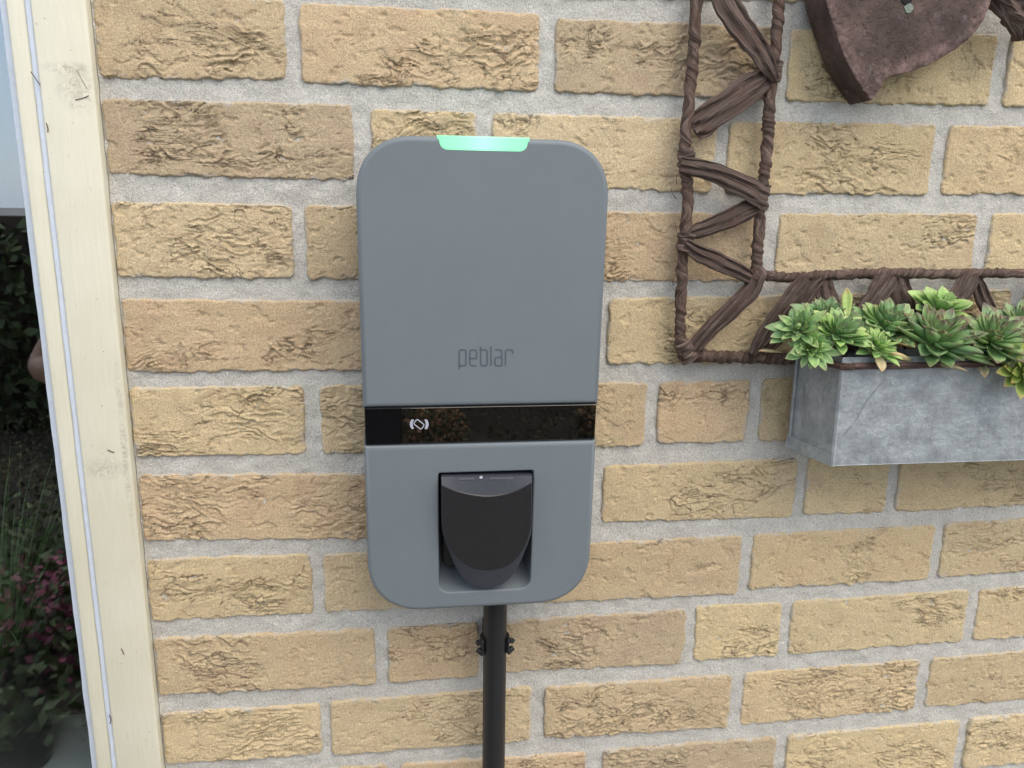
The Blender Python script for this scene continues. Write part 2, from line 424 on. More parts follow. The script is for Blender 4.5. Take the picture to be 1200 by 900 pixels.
for r, row in BR.items():
    for (xl, xr, tl, tr, bl, br) in row:
        x0 = max(XW, at(xl, (tl+bl)/2)[0]); x1 = at(xr, (tr+br)/2)[0]
        a, b = at(max(xl, -50), tl), at(xr, tr); c, d = at(max(xl, -50), bl), at(xr, br)
        def zz(p, q, x): return p[2]+(q[2]-p[2])*(x-p[0])/(q[0]-p[0])
        if x0 < x1-.02:
            bricks.append([x0, x1, zz(a, b, x0), zz(a, b, x1), zz(c, d, x0), zz(c, d, x1), True])
    xe = x1+.014                               # the course runs on past the picture
    zt, zb = bricks[-1][3], bricks[-1][5]
    while xe < 1.05:
        L = .208 if random.random() < .75 else .1
        bricks.append([xe, xe+L, zt, zt, zb, zb, False]); xe += L+.014
CP = .083
def plain_course(zb, zt, x, fine):
    while x < 1.05:
        L = .208 if random.random() < .75 else .1
        x0 = max(x, XW)
        if x+L > XW+.03: bricks.append([x0, x+L, zt, zt, zb, zb, fine and x < .7])
        x += L+.014
z0 = np.mean([b[2] for b in bricks[:3]])
# one more course shows a sliver over the top right corner, the rest is outside the picture
for (xl, xr) in ((400, 640), (655, 952), (968, 1200), (1216, 1400)):
    a, b = at(xl, 5), at(xr, 5)
    y0, y1 = -10+ (xl-400)*.022, -10+(xr-400)*.022
    pa, pb = at(xl, y0), at(xr, y1)
    bricks.append([pa[0], pb[0], pa[2]+.0665, pb[2]+.0665, pa[2], pb[2], True])
pa = at(385, -11)
bricks.append([XW, pa[0], pa[2]+.0665, pa[2]+.0665, pa[2], pa[2], True])
for k in range(1, 4): plain_course(pa[2]+.004+CP*k, pa[2]+.0685+CP*k, -.42+.11*(k % 2), False)
zlow = at(470, 957)[2]
for k in range(0, 4): plain_course(zlow-.0835*(k+1)+.0, zlow-.0175-.0835*k, -.40+.11*(k % 2), k == 0)

TINT_GAIN = 1.27
TINT = [(.445, .345, .222), (.495, .395, .255), (.410, .320, .218), (.510, .405, .250), (.460, .345, .240), (.385, .300, .205), (.480, .375, .252), (.475, .352, .228), (.435, .352, .235)]
def brick_mesh(x0, x1, ztl, ztr, zbl, zbr, fine, seed):
    nx = max(8, int((x1-x0)/(.00115 if fine else .0045))); nz = max(8, int((ztl-zbl)/(.00092 if fine else .0045)))
    # denser towards the rim, so that the arris stays crisp
    def spread(n): 
        s = np.linspace(0, 1, n+1); return s
    S, T = np.meshgrid(spread(nx), spread(nz))
    x = x0+(x1-x0)*S
    zt = ztl+(ztr-ztl)*S; zb = zbl+(zbr-zbl)*S
    z = zb+(zt-zb)*T
    h = (ztl-zbl)
    sd_ = seed*131
    # uneven outline
    wob = lambda q, f, s: fbm(q*f, q*0+seed*3.1, 3, s)
    et = np.clip(1-(1-T)*h/.012, 0, 1); eb = np.clip(1-T*h/.014, 0, 1)
    L = x1-x0
    el = np.clip(1-S*L/.012, 0, 1); er = np.clip(1-(1-S)*L/.012, 0, 1)
    z = z+et*(wob(x, 70, sd_)*.0010)+eb*(wob(x, 85, sd_+5)*.0017+np.abs(wob(x, 260, sd_+9))*.0004)
    x = x+el*wob(z, 75, sd_+11)*.0011+er*wob(z, 75, sd_+14)*.0011
    # rounded corners
    cr = .0055
    def inset(d): 
        d = np.clip(d, 0, cr); return cr-np.sqrt(np.maximum(cr*cr-(cr-d)**2, 0))
    dt, db = (1-T)*h, T*h
    x = x+el*(inset(dt)+inset(db))-er*(inset(dt)+inset(db))
    dedge = np.minimum(np.minimum(S*L, (1-S)*L), np.minimum(dt, db))
    # folded clay: overlapping lips along the level lines of a stretched noise, in some zones of each brick
    q1, q2, q3 = (seed*37 % 11)/10, (seed*53 % 13)/12, (seed*71 % 17)/16
    tilt = (q2-.5)*.35
    xr, zr = x+tilt*(z-zb), (z-zb)-tilt*(x-x0)+seed*.37
    wx = xr+.012*fbm(xr*22, zr*26, 3, sd_+20); wz = zr+.0055*fbm(xr*34, zr*40, 3, sd_+27)
    hd_ = L < .14
    zone = .55*fbm(x*10+seed*1.7, z*17, 3, sd_+41, .55)
    rr0 = np.random.default_rng(seed*977+5)
    for _ in range(1 if hd_ else 2):
        cx_, cz_ = x0+L*rr0.uniform(.15, .9), zb+h*rr0.uniform(.2, .8)
        zone = zone+rr0.uniform(.25, .75)*np.exp(-((x-cx_)/(.026+.035*rr0.random()))**2-((z-cz_)/(.012+.014*rr0.random()))**2)
    rough_ = rr0.random()
    lev = (-.38 if hd_ and rough_ < .6 else -.31)+.30*rough_+(.10 if x0 < .0 else 0)
    mask = sst(-.02-lev, .30-lev, zone)
    def lips(fx, fz, k, kz, drop, s):
        n = fbm(wx*fx, wz*fz, 4, s, .52)
        t = n*k+zr*kz
        f = t-np.floor(t)
        return np.where(f < 1-drop, f/(1-drop), (1-f)/drop)-.5
    run1 = sst(-.25, .35, fbm(xr*17, zr*30, 2, sd_+50))
    run2 = sst(-.10, .40, fbm(xr*26, zr*38, 2, sd_+54))
    y = -lips(7+4*q1, 24+10*q2, 3.2, 22, .07, sd_+31)*(.0008+.0022*run1)*mask
    y = y-lips(20, 62, 2.6, 40, .16, sd_+35)*.0007*run2*sst(.05, .6, mask+.5*sst(.1, .5, fbm(x*14, z*22, 2, sd_+58)))
    # cracks that wander along the brick and fork
    n2 = fbm(wx*11, wz*38, 4, sd_+61, .55)
    wd = .030+.045*np.clip(gn(x*45, z*45, sd_+66)+.3, 0, 1)
    crack = np.clip(1-np.abs(n2-.06)/wd, 0, 1)
    cm = sst(.04, .34, .8*fbm(x*14, z*20, 2, sd_+70)+.6*(mask-.42))
    y = y+crack*cm*.0022
    # gentle swell, sandy roughness, a few pits
    y = y-.0010*fbm(x*20, z*26, 3, sd_+91)-.00030*mask*fbm(x*150, z*190, 3, sd_+95)-.00014*fbm(x*380, z*380, 2, sd_+97)
    y = y+sst(.40, .62, fbm(x*60, z*75, 3, sd_+101, .6))*.0010
    y = np.clip(y, -.0035, .0021)
    # arris
    rr = .0019+.0013*gn(x*90, z*90, sd_+105)
    e = np.clip(1-dedge/rr, 0, 1); y = y+rr*(1-np.sqrt(np.maximum(1-e*e, 0)))*.9
    y = y+((seed*17) % 9-4)*.00015
    rimv = np.clip(1-dedge/.011, 0, 1).reshape(-1)
    V = np.stack([x, y, z], -1).reshape(-1, 3)
    W = nx+1
    idx = np.arange((nz+1)*W).reshape(nz+1, W)
    Q = np.stack([idx[:-1, :-1], idx[:-1, 1:], idx[1:, 1:], idx[1:, :-1]], -1).reshape(-1, 4)
    rim = np.concatenate([idx[0, :], idx[1:, -1], idx[-1, -2::-1], idx[-2:0:-1, 0]])
    back = V[rim].copy(); back[:, 1] = .014
    o = len(V); k = len(rim)
    V = np.concatenate([V, back])
    a = np.arange(k); bq = (a+1) % k
    Q2 = np.stack([rim[a], o+a, o+bq, rim[bq]], -1)
    Q = np.concatenate([Q, Q2])
    me = bpy.data.meshes.new('brick')
    me.vertices.add(len(V)); me.vertices.foreach_set('co', V.astype(np.float32).ravel())
    me.loops.add(Q.size); me.loops.foreach_set('vertex_index', Q.astype(np.int32).ravel())
    me.polygons.add(len(Q)); me.polygons.foreach_set('loop_start', (np.arange(len(Q))*4).astype(np.int32))
    me.polygons.foreach_set('use_smooth', [True]*len(Q))
    me.update(calc_edges=True); me.validate()
    ra = me.attributes.new('rim', 'FLOAT', 'POINT'); ra.data.foreach_set('value', np.concatenate([rimv, np.ones(k)]).astype(np.float32))
    ca = me.attributes.new('crease', 'FLOAT', 'POINT'); ca.data.foreach_set('value', np.concatenate([np.clip(mask*1.4, 0, 1).reshape(-1), np.zeros(k)]).astype(np.float32))
    return me
for k, b in enumerate(bricks):
    me = brick_mesh(*b, seed=k+3)
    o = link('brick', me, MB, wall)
    tnt = np.array(TINT[(k*7+k//5) % len(TINT)])*(1+.04*math.sin(k*2.3))
    if b[0] > .2: tnt = tnt*.6+np.array((.54, .438, .25))*.4      # the bricks over by the trough are yellower
    o.color = (*(tnt*TINT_GAIN), 1)
# mortar: a sanded sheet a few millimetres behind the brick faces
def sheet(name, x0, x1, z0, z1, st, mat, parent, yf):
    nx, nz = int((x1-x0)/st), int((z1-z0)/st)
    X, Z = np.meshgrid(np.linspace(x0, x1, nx+1), np.linspace(z0, z1, nz+1))
    Y = yf(X, Z)
    V = np.stack([X, Y, Z], -1).reshape(-1, 3); W = nx+1
    idx = np.arange(len(V)).reshape(nz+1, W)
    Q = np.stack([idx[:-1, :-1], idx[:-1, 1:], idx[1:, 1:], idx[1:, :-1]], -1).reshape(-1, 4)
    me = bpy.data.meshes.new(name)
    me.vertices.add(len(V)); me.vertices.foreach_set('co', V.astype(np.float32).ravel())
    me.loops.add(Q.size); me.loops.foreach_set('vertex_index', Q.astype(np.int32).ravel())
    me.polygons.add(len(Q)); me.polygons.foreach_set('loop_start', (np.arange(len(Q))*4).astype(np.int32))
    me.polygons.foreach_set('use_smooth', [True]*len(Q)); me.update(calc_edges=True)
    return link(name, me, mat, parent)
ztop, zbot = max(b[2] for b in bricks)+.01, min(b[4] for b in bricks)-.01
mo = sheet('mortar', XW-.001, 1.06, zbot, ztop, .0028, MM, wall,
           lambda X, Z: .0027+.0011*fbm(X*60, Z*60, 3, 5)+.0006*fbm(X*240, Z*240, 3, 9))
mo['kind'] = 'stuff'
M_core = simple('wall_core', (.30, .28, .25), .95, grain=20)
box('inner_leaf', XW, 4.0, .02, .30, 0, 4.0, M_core, wall)
box('inner_leaf', -5.0, -1.60, .02, .30, 0, 4.0, M_core, wall)
box('inner_leaf', -1.60, XW, .075, .30, 0, .80, M_core, wall)
box('inner_leaf', -1.60, XW, .075, .30, 2.15, 4.0, M_core, wall)

# ------------------------------------------------------------------ window
win = empty('window', (-.36, .03, .80), 'cream painted window frame with dark glass left of the brick wall', 'window')
box('frame_stile', -.3660, XW-.0016, -.0075, .075, .80, 2.15, MP, win, .0022)
box('glazing_bead', -.3866, -.3715, -.0030, .0165, .86, 2.09, MP, win, .0030)
def strip_obj(name, xc, hw, y, z0, z1, mat, sd_):
    n = 160; zs = np.linspace(z0, z1, n)
    w1 = hw*(1+.16*fbm(zs*25, zs*0, 3, sd_)); cx = xc+.0003*fbm(zs*16, zs*0+3, 2, sd_+4)
    rings = []
    for z, w_, c in zip(zs, w1, cx):
        a = np.linspace(0, math.pi, 7)
        rings.append([(c-w_*math.cos(t), y-.0010*math.sin(t), z) for t in a]+[(c+w_, y+.006, z), (c-w_, y+.006, z)])
    return loft(name, rings, mat, win, sharp=60)
strip_obj('sealant_strip', -.3688, .0024, -.0036, .86, 2.09, M_seal, 3)
strip_obj('sealant_strip', -.3952, .0030, .0150, .86, 2.09, M_seal, 8)
box('glass_pane', -1.5, -.3880, .0200, .0240, .86, 2.09, mat_glass(), win)
box('frame_stile', -1.56, -1.50, -.0075, .075, .80, 2.15, MP, win, .0022)
box('frame_rail', -1.4995, -.3665, -.005, .075, .80, .8595, MP, win, .0022)
box('frame_rail', -1.4995, -.3665, -.005, .075, 2.0905, 2.15, MP, win, .0022)
sillZ = at(100, 836, .26)[2]
M_sill = simple('white_windowsill', (.80, .84, .86), .35, grain=15, gs=.06)
box('windowsill', -1.5, -.34, .077, .262, sillZ-.03, sillZ, M_sill, win, .004)
M_hair = simple('dead_twig', (.10, .06, .05), .8)
def thread(name, pts, r, mat, parent, n=14):
    path = catmull(pts, n); T, B, N = frames(path, (0, 1, .13))
    rings = [[p+r*(math.cos(a)*b+math.sin(a)*nn) for a in np.linspace(0, 2*math.pi, 6)[:-1]] for p, b, nn in zip(path, B, N)]
    return loft(name, rings, mat, parent)
for pts, r in (([(36, 84), (41, 91), (47, 100)], .0004), ([(88, 117), (97, 115), (104, 112)], .0003), ([(90, 82), (97, 95), (102, 104)], .00015),
               ([(126, 527), (130, 529), (134, 530)], .0005), ([(54, 144), (56, 150), (56, 155)], .0004), ([(128, 838), (130, 843), (129, 848)], .0005),
               ([(142, 760), (144, 764), (145, 767)], .0004)):
    thread('debris', [at(x, y, -.0079) for x, y in pts], r, M_hair, win)

# ------------------------------------------------------------------ the dark room behind the glass
M_room = simple('dark_room', (.05, .05, .055), .9, grain=5)
room = bpy.data.objects.new('room', None)
rb = box('room_wall', -4.0, 2.0, .31, 3.5, .0, 2.9, M_room)
bm = bmesh.new(); bm.from_mesh(rb.data)
bm.faces.ensure_lookup_table()
bmesh.ops.delete(bm, geom=[f for f in bm.faces if f.normal.y < -.9], context='FACES'); bmesh.ops.reverse_faces(bm, faces=bm.faces[:])
bm.to_mesh(rb.data); bm.free(); tag(rb, kind='structure')
bpy.data.objects.remove(room)
pot = empty('potted_plant', tuple(at(8, 880, .17)*(1, 1, 0)+np.array((0, 0, sillZ))), 'dark round pot with a spiky green plant on the white windowsill behind the glass', 'potted plant')
pc = np.array(pot.location); 
prof = [(.040, 0), (.046, .004), (.052, .06), (.058, .15), (.061, .17), (.057, .172), (.053, .15)]
A = np.linspace(0, 2*math.pi, 41)[:-1]
M_pot = simple('dark_glazed_pot', (.012, .013, .016), .25, grain=60)
loft('pot', [[pc+np.array((r*1.05*math.cos(a), r*1.05*math.sin(a), h)) for a in A] for r, h in prof], M_pot, pot, sharp=50)
M_blade = simple('grass_green', (.12, .20, .07), .5, grain=60, gs=.3)
V, F = [], []
for i in range(130):
    az = random.random()*2*math.pi; L = random.uniform(.12, .26); out = random.uniform(.15, 1.0)
    base = pc+np.array((.03*math.cos(az), .03*math.sin(az), .15)); o = len(V)
    side = np.array((-math.sin(az), math.cos(az), 0))
    for k in range(7):
        u = k/6; c = base+L*np.array((math.cos(az)*out*u, math.sin(az)*out*u, 1.5*u-1.1*out*u*u)); c[1] = max(c[1], .03)
        ww = .0022*(1-u)+.0002; V += [c-side*ww, c+side*ww]
    for k in range(6): F.append((o+2*k, o+2*k+1, o+2*k+3, o+2*k+2))
mk('blades', V, F, M_blade, pot)['kind'] = 'stuff'

# ------------------------------------------------------------------ wall charger
ch = empty('wall_charger', (0, -.002, 1.19), 'blue grey wall charger with rounded corners and a glowing green bar on top', 'wall charger')
zT, zB = at(566, 161, -.087)[2], at(566, 712, -.070)[2]
def yf(z): return -(.070+.018*(z-zB)/(zT-zB))
def atf(px, py, off=0.0):
    Y = -.08
    for _ in range(8):
        p = at(px, py, Y); Y = yf(p[2])+off
    return at(px, py, Y)
xL = np.mean([atf(419.5, 300)[0], atf(423.5, 440)[0], atf(428.5, 590)[0]]); xR = np.mean([atf(706.5, 300)[0], atf(704, 440)[0], atf(698, 590)[0]])
zs1, zs2 = atf(565, 475.5)[2], atf(565, 519.5)[2]
def corner(cx, cz, r, a0, a1, n=14, e=2.25):
    out = []
    for a in np.linspace(a0, a1, n):
        c, s = math.cos(a), math.sin(a)
        out.append((cx+r*math.copysign(abs(c)**(2/e), c), cz+r*math.copysign(abs(s)**(2/e), s)))
    return out
PI = math.pi
RT, RB = .046, .050
def outline(z0, z1, rt, rb, x0=xL, x1=xR):
    P = []
    P += corner(x1-rt, z1-rt, rt, 0, PI/2) if rt else [(x1, z1)]
    P += corner(x0+rt, z1-rt, rt, PI/2, PI) if rt else [(x0, z1)]
    P += corner(x0+rb, z0+rb, rb, PI, 1.5*PI) if rb else [(x0, z0)]
    P += corner(x1-rb, z0+rb, rb, 1.5*PI, 2*PI) if rb else [(x1, z0)]
    return np.array(P)
def inset(P, d):
    n = len(P); out = np.zeros_like(P)
    for i in range(n):
        a, b, c = P[i-1], P[i], P[(i+1) % n]
        e1 = b-a; e2 = c-b; l1, l2 = np.linalg.norm(e1), np.linalg.norm(e2)
        e1 = e1/l1 if l1 > 1e-9 else e2/l2; e2 = e2/l2 if l2 > 1e-9 else e1
        n1, n2 = np.array((-e1[1], e1[0])), np.array((-e2[1], e2[0]))
        m = n1+n2; m /= max(1e-9, m @ m)/2
        out[i] = b+d*m
    return out
def ring(P, off): return [(p[0], yf(p[1])+off, p[1]) for p in P]
def ringY(P, Y): return [(p[0], Y, p[1]) for p in P]
BEV = .0042
def shell_rings(P, yback, off=0.0, bev=BEV, ns=6, draft=.0016):
    R = [ringY(inset(P, -draft), yback)]
    for k in range(ns+1):
        a = k/ns*PI/2
        R.append(ring(inset(P, bev*(1-math.cos(a))), off+bev*(1-math.sin(a))))
    return R
loft('upper_cover', shell_rings(outline(zs1, zT, RT, 0), -.030), MC, ch, sharp=40)
# display band, set back a little between the two covers
xd = xL+(.0445)*(xR-xL)/.2+.0
xsplit = atf(470, 498)[0]
Pst = outline(zs2+.0004, zs1-.0004, 0, 0, xL+.0012, xR-.0012)
loft('display_surround', [ringY(Pst, -.03), ring(Pst, .0030)], M_black, ch, sharp=30)
Pd = outline(zs2+.0010, zs1-.0010, 0, 0, xsplit, xR-.0018)
loft('display_strip', [ring(Pd, .0032), ring(Pd, .0016), ring(inset(Pd, .0004), .0012)], M_strip, ch, sharp=30)
Pd2 = outline(zs2+.0010, zs1-.0010, 0, 0, xL+.0018, xsplit-.0002)
loft('display_panel', [ring(Pd2, .0032), ring(Pd2, .0016), ring(inset(Pd2, .0004), .0012)], M_stripm, ch, sharp=30)
# lower cover with the socket opening
Pl = outline(zB, zs2, 0, RB)
R = shell_rings(Pl, -.030)
hx0, hx1 = atf(514, 600)[0], atf(624, 600)[0]
hz1, hz0 = atf(569, 553)[2], atf(569, 692)[2]
H = np.array(corner(hx1-.002, hz1-.002, .002, 0, PI/2, 4)+corner(hx0+.002, hz1-.002, .002, PI/2, PI, 4)
             + corner(hx0+.010, hz0+.010, .010, PI, 1.5*PI, 8, 2)+corner(hx1-.010, hz0+.010, .010, 1.5*PI, 2*PI, 8, 2))
bm = bmesh.new()
vr = [[bm.verts.new(p) for p in r] for r in R]
n = len(Pl)
for a, b in zip(vr[:-1], vr[1:]):
    for i in range(n): bm.faces.new((a[i], a[(i+1) % n], b[(i+1) % n], b[i]))
hr = [[bm.verts.new(p) for p in ring(inset(H, -.0012), 0)], [bm.verts.new(p) for p in ring(inset(H, -.0004), .0004)], [bm.verts.new(p) for p in ring(H, .0014)]]
m_ = len(H)
for a, b in zip(hr[:-1], hr[1:]):
    for i in range(m_): bm.faces.new((a[i], b[i], b[(i+1) % m_], a[(i+1) % m_]))
nside = len(bm.faces)
ed = [bm.edges.get((vr[-1][i], vr[-1][(i+1) % n])) for i in range(n)]+[bm.edges.get((hr[0][i], hr[0][(i+1) % m_])) for i in range(m_)]
bmesh.ops.triangle_fill(bm, use_beauty=True, use_dissolve=False, edges=ed)
bmesh.ops.recalc_face_normals(bm, faces=bm.faces[:])
me = bpy.data.meshes.new('lower_cover'); bm.to_mesh(me); bm.free()
me.set_sharp_from_angle(angle=rad(40)); me.polygons.foreach_set('use_smooth', [k < nside for k in range(len(me.polygons))])
link('lower_cover', me, MC, ch)
# the recess: walls and a sloping floor in the casing colour, black plate behind
H2 = H.copy(); H2[:, 0] = hx0+.004+(H[:, 0]-hx0)*((hx1-hx0-.008)/(hx1-hx0)); H2[:, 1] = np.where(H[:, 1] < (hz0+hz1)/2, H[:, 1]+.013, H[:, 1]-.001)
loft('socket_recess', [ring(H, .0014), ring(H, .006), ring(H2, .034)], MC, ch, cap0=False, sharp=40)
Hp = H2.copy(); Hp[:, 1] = np.where(H2[:, 1] < (hz0+hz1)/2, H2[:, 1]+.001, H2[:, 1]-.0005); Hp[:, 0] = hx0+(H2[:, 0]-hx0)
loft('socket_plate', [ring(inset(Hp, .0004), .033), ring(inset(Hp, .0004), .0225), ring(inset(Hp, .0012), .0215)], M_black, ch, sharp=40)
# hinged flap: a tongue whose face is smaller than its foot
def dens(P, n): return catmull(np.array([(*p, 0) for p in P], float), n)[:, :2]
fL = [(517.8, 569), (517.8, 592), (518.5, 614), (521.5, 629), (528, 643), (540, 657), (555, 665.5), (571, 668)]
fR = [(571, 668), (588, 665.5), (603, 656.5), (614, 642), (620, 627), (622.5, 612), (623, 590), (623, 566)]
fT = [(623, 566), (610, 573), (592, 579), (572, 581.5), (552, 579.5), (533, 575), (517.8, 569)]
bL = [(517.2, 559), (517.2, 590), (518, 618), (521.5, 634), (527, 648), (534, 664), (543, 678), (556, 686.5), (570, 689)]
bR = [(570, 689), (585, 686), (598, 677), (608, 662), (615, 646), (621, 630), (623, 616), (623.6, 590), (623.8, 557.5)]
bT = [(623.8, 557.5), (606, 557.6), (589, 557.9), (571, 558.2), (553, 558.5), (536, 558.8), (517.2, 559)]
def loop(a, b, c): return np.concatenate([dens(a, 22)[:-1], dens(b, 22)[:-1], dens(c, 22)[:-1]])
LF, LB = loop(fL, fR, fT), loop(bL, bR, bT)
FR = np.array([atf(x, y, -.0085) for x, y in LF]); BK = np.array([atf(x, y, -.0034) for x, y in LB])
FRi = FR.mean(0)+(FR-FR.mean(0))*.99; FRi[:, 1] = FR[:, 1]-.0006
mid = BK*.04+FR*.96
BB = BK.copy(); BB[:, 1] += .031
flap = loft('socket_flap', [mid, FRi], M_black, ch, cap0=False, sharp=22)
loft('flap_rim', [BB, BK, mid], M_flap, flap, cap1=False, sharp=22)
for x0, x1, y0, y1 in ((537, 556, 560.2, 562.2), (573.5, 602, 559.6, 561.8), (562, 565.4, 558.6, 560.8), (571.2, 572.0, 558.5, 562.5)):
    Q = [atf(x, y, -.0037-.00025*(y-558)) for x, y in ((x0, y1), (x1, y1-.2), (x1, y0-.2), (x0, y0))]
    dot = x1-x0 < 6 and x1-x0 > 1
    loft('hinge_mark', [np.array(Q)+(0, .002, 0), np.array(Q)+(0, -.0002, 0)], M_white if dot else M_dimmark, flap, sharp=20)
# housing behind the covers, down to the wall
loft('back_housing', [ringY(inset(outline(zB, zT, RT, RB), .0015), -.002), ringY(inset(outline(zB, zT, RT, RB), .0004), -.0295)], M_gap, ch, sharp=40)
# light bar let into the top edge
lx0, lx1 = atf(512, 168)[0], atf(621, 168)[0]; lz = atf(566, 177.5)[2]
Pb = np.array([(lx1, zT+.0008), (lx0, zT+.0008)]+[(lx0+.0001, zT-.002)]+[tuple(p) for p in corner(lx0+.0090, lz+.0078, .0078, PI, 1.5*PI, 10)]+[tuple(p) for p in corner(lx1-.0090, lz+.0078, .0078, 1.5*PI, 2*PI, 10)]+[(lx1-.0001, zT-.002)])
loft('light_bar', shell_rings(Pb, -.045, -.0007, .0022, 4, 0.0), M_led, ch, sharp=50)
# lettering and card symbol: flat raised strokes
def stroke_pts(pts, w, off, closed=False):
    P = np.array(pts, float); n = len(P); Lf, Rt = [], []
    for i in range(n):
        a = P[i-1] if (i > 0 or closed) else P[i]; c = P[(i+1) % n] if (i < n-1 or closed) else P[i]
        e1 = P[i]-a; e2 = c-P[i]
        l1, l2 = np.hypot(*e1), np.hypot(*e2)
        e1 = e1/l1 if l1 > 1e-9 else e2/max(l2, 1e-9); e2 = e2/l2 if l2 > 1e-9 else e1
        m = np.array((-(e1+e2)[1], (e1+e2)[0])); m = m/max(np.hypot(*m), 1e-6)
        k = w/2/max(.5, abs(m @ np.array((-e1[1], e1[0]))))
        Lf.append(P[i]+m*k); Rt.append(P[i]-m*k)
    return np.array(Lf), np.array(Rt)
def flat_strokes(name, strokes, w, off, mat, parent, th=.0003):
    V, F = [], []
    for pts, closed in strokes:
        Lf, Rt = stroke_pts(pts, w, off, closed); n = len(Lf); o = len(V)
        for a, b in zip(Lf, Rt):
            for q, d in ((a, th), (a, 0), (b, 0), (b, th)):
                p = atf(q[0], q[1], off+d); V.append(p)
        for i in range(n if closed else n-1):
            j = (i+1) % n
            for k in range(4): F.append((o+4*i+k, o+4*j+k, o+4*j+(k+1) % 4, o+4*i+(k+1) % 4))
        if not closed: F += [(o, o+1, o+2, o+3), (o+4*n-4, o+4*n-3, o+4*n-2, o+4*n-1)]
    me = mesh(name, V, F); fix_normals(me)
    return link(name, me, mat, parent)
def rr_(x0, y0, x1, y1, r, tl=1, tr=1, br=1, bl=1):
    P = []
    for cx, cy, a0, on in ((x1-r, y0+r, -90, tr), (x1-r, y1-r, 0, br), (x0+r, y1-r, 90, bl), (x0+r, y0+r, 180, tl)):
        if on: P += [(cx+r*math.cos(rad(a0+t)), cy+r*math.sin(rad(a0+t))) for t in (0, 30, 60, 90)]
        else:
            P += [{-90: (x1, y0), 0: (x1, y1), 90: (x0, y1), 180: (x0, y0)}[a0]]
    return P
S = []
xt, xb = 410.0, 428.6                     # x-height band of the lettering
S.append(([(538.2, 432.8), (538.2, xt+2.2), (538.9, xt+.6), (540.4, xt), (543.6, xt), (545.2, xt+.7), (546, xt+2.2), (546, xb-2.2), (545.2, xb-.6), (543.6, xb), (538.4, xb)], False))
S.append(([(550.6, xt+10), (558.4, xt+10), (558.4, xt+2.4), (557.5, xt+.7), (556, xt), (553, xt), (551.4, xt+.7), (550.6, xt+2.4), (550.6, xb-2.2), (551.4, xb-.6), (553, xb), (558.2, xb)], False))
S.append(([(563.2, xt-4.2), (563.2, xb-2.2), (564, xb-.6), (565.4, xb), (568.6, xb), (570.2, xb-.6), (571, xb-2.2), (571, xt+2.2), (570.2, xt+.6), (568.6, xt), (563.4, xt)], False))
S.append(([(575.4, xt-4.2), (575.4, xb)], False))
S.append(([(580.2, xt), (585.6, xt), (587.2, xt+.6), (588, xt+2.2), (588, xb), (582.2, xb), (580.7, xb-.7), (580, xb-2.2), (580, xt+11), (580.8, xt+9.4), (582.2, xt+8.8), (587.8, xt+8.8)], False))
S.append(([(592.4, xb), (592.4, xt+2.2), (593.2, xt+.6), (594.6, xt), (599, xt), (600.4, xt+.7), (601, xt+2.2), (601, xt+4.2)], False))
flat_strokes('logo', S, 1.9, -.0002, M_mark, ch)
cxp, cyp = 491.0, 497.2
card = [(cxp+math.cos(rad(38))*a-math.sin(rad(38))*b*1.0, cyp+math.sin(rad(38))*a+math.cos(rad(38))*b) for a, b in rr_(-5.6, -3.4, 5.6, 3.4, 1.6)]
flat_strokes('card_symbol', [(card, True)], 1.15, .0010, M_white, ch)
for sx, x in ((-1, 483.2), (1, 499.4)):
    pts = [(x-sx*2.0, cyp-5.4), (x+sx*.6, cyp-5.8), (x+sx*2.4, cyp-3.0), (x+sx*3.0, cyp), (x+sx*2.4, cyp+3.0), (x+sx*.6, cyp+5.8), (x-sx*2.0, cyp+5.2), (x-sx*.8, cyp+2.6), (x-sx*.5, cyp), (x-sx*.8, cyp-2.8)]
    loft('wave_symbol', [[atf(a, b, .0012) for a, b in pts], [atf(a, b, .0009) for a, b in pts]], M_white, ch, sharp=20)

# ------------------------------------------------------------------ conduit and its clip
yc = -.034; pcx = (at(580, 720, yc-.011)[0]+at(581.5, 895, yc-.011)[0])/2
def rings_z(cx, cy, zs, rs, n=36):
    A = np.linspace(0, 2*PI, n+1)[:-1]
    return [[(cx+r*math.cos(a), cy+r*math.sin(a), z) for a in A] for z, r in zip(zs, rs)]
rc = .0116
cd = loft('cable_conduit', rings_z(pcx, yc, [0.02, .6, 1.0, zB+.004], [rc]*4), M_black, None, sharp=60)
tag(cd, 'straight black plastic conduit tube below the charger', 'conduit')
cl = empty('pipe_clip', (pcx, 0, 1.145), 'small black saddle clip holding the conduit to the bricks', 'pipe clip')
zc = at(580, 751, -.03)[2]
A = np.linspace(rad(-25), rad(205), 30)
prof = [(rc+.0004)*np.array((math.cos(a), math.sin(a))) for a in A]+[(rc+.0030)*np.array((math.cos(a), math.sin(a))) for a in A[::-1]]
# saddle opens to the front, arms end in jaws with two teeth a side
loft('saddle', [[(pcx+p[0], yc+p[1], z) for p in prof] for z in (zc-.008, zc+.008)], M_black, cl, sharp=30)
box('foot', pcx-.009, pcx+.009, yc+rc+.0025, .003, zc-.008, zc+.008, M_black, cl, .001)
for s in (-1, 1):
    for dz in (-.0062, .0045):
        o = box('jaw', -.0042, .0042, -.0022, .0022, -.0022, .0022, M_black, None, .0007)
        o.data.transform(Matrix.Translation((pcx+s*(rc+.0032), yc-.004, zc+dz)) @ Matrix.Rotation(s*rad(28 if dz > 0 else -32), 4, 'Y') @ Matrix.Rotation(s*rad(20), 4, 'Z'))
        o.parent = cl; o.matrix_parent_inverse = Matrix.Translation(-Vector(cl.location))
    o = box('jaw_plate', pcx+s*(rc+.0012)-.0010, pcx+s*(rc+.0012)+.0010, yc-.0075, yc+.001, zc-.0085, zc+.0068, M_black, cl, .0006)

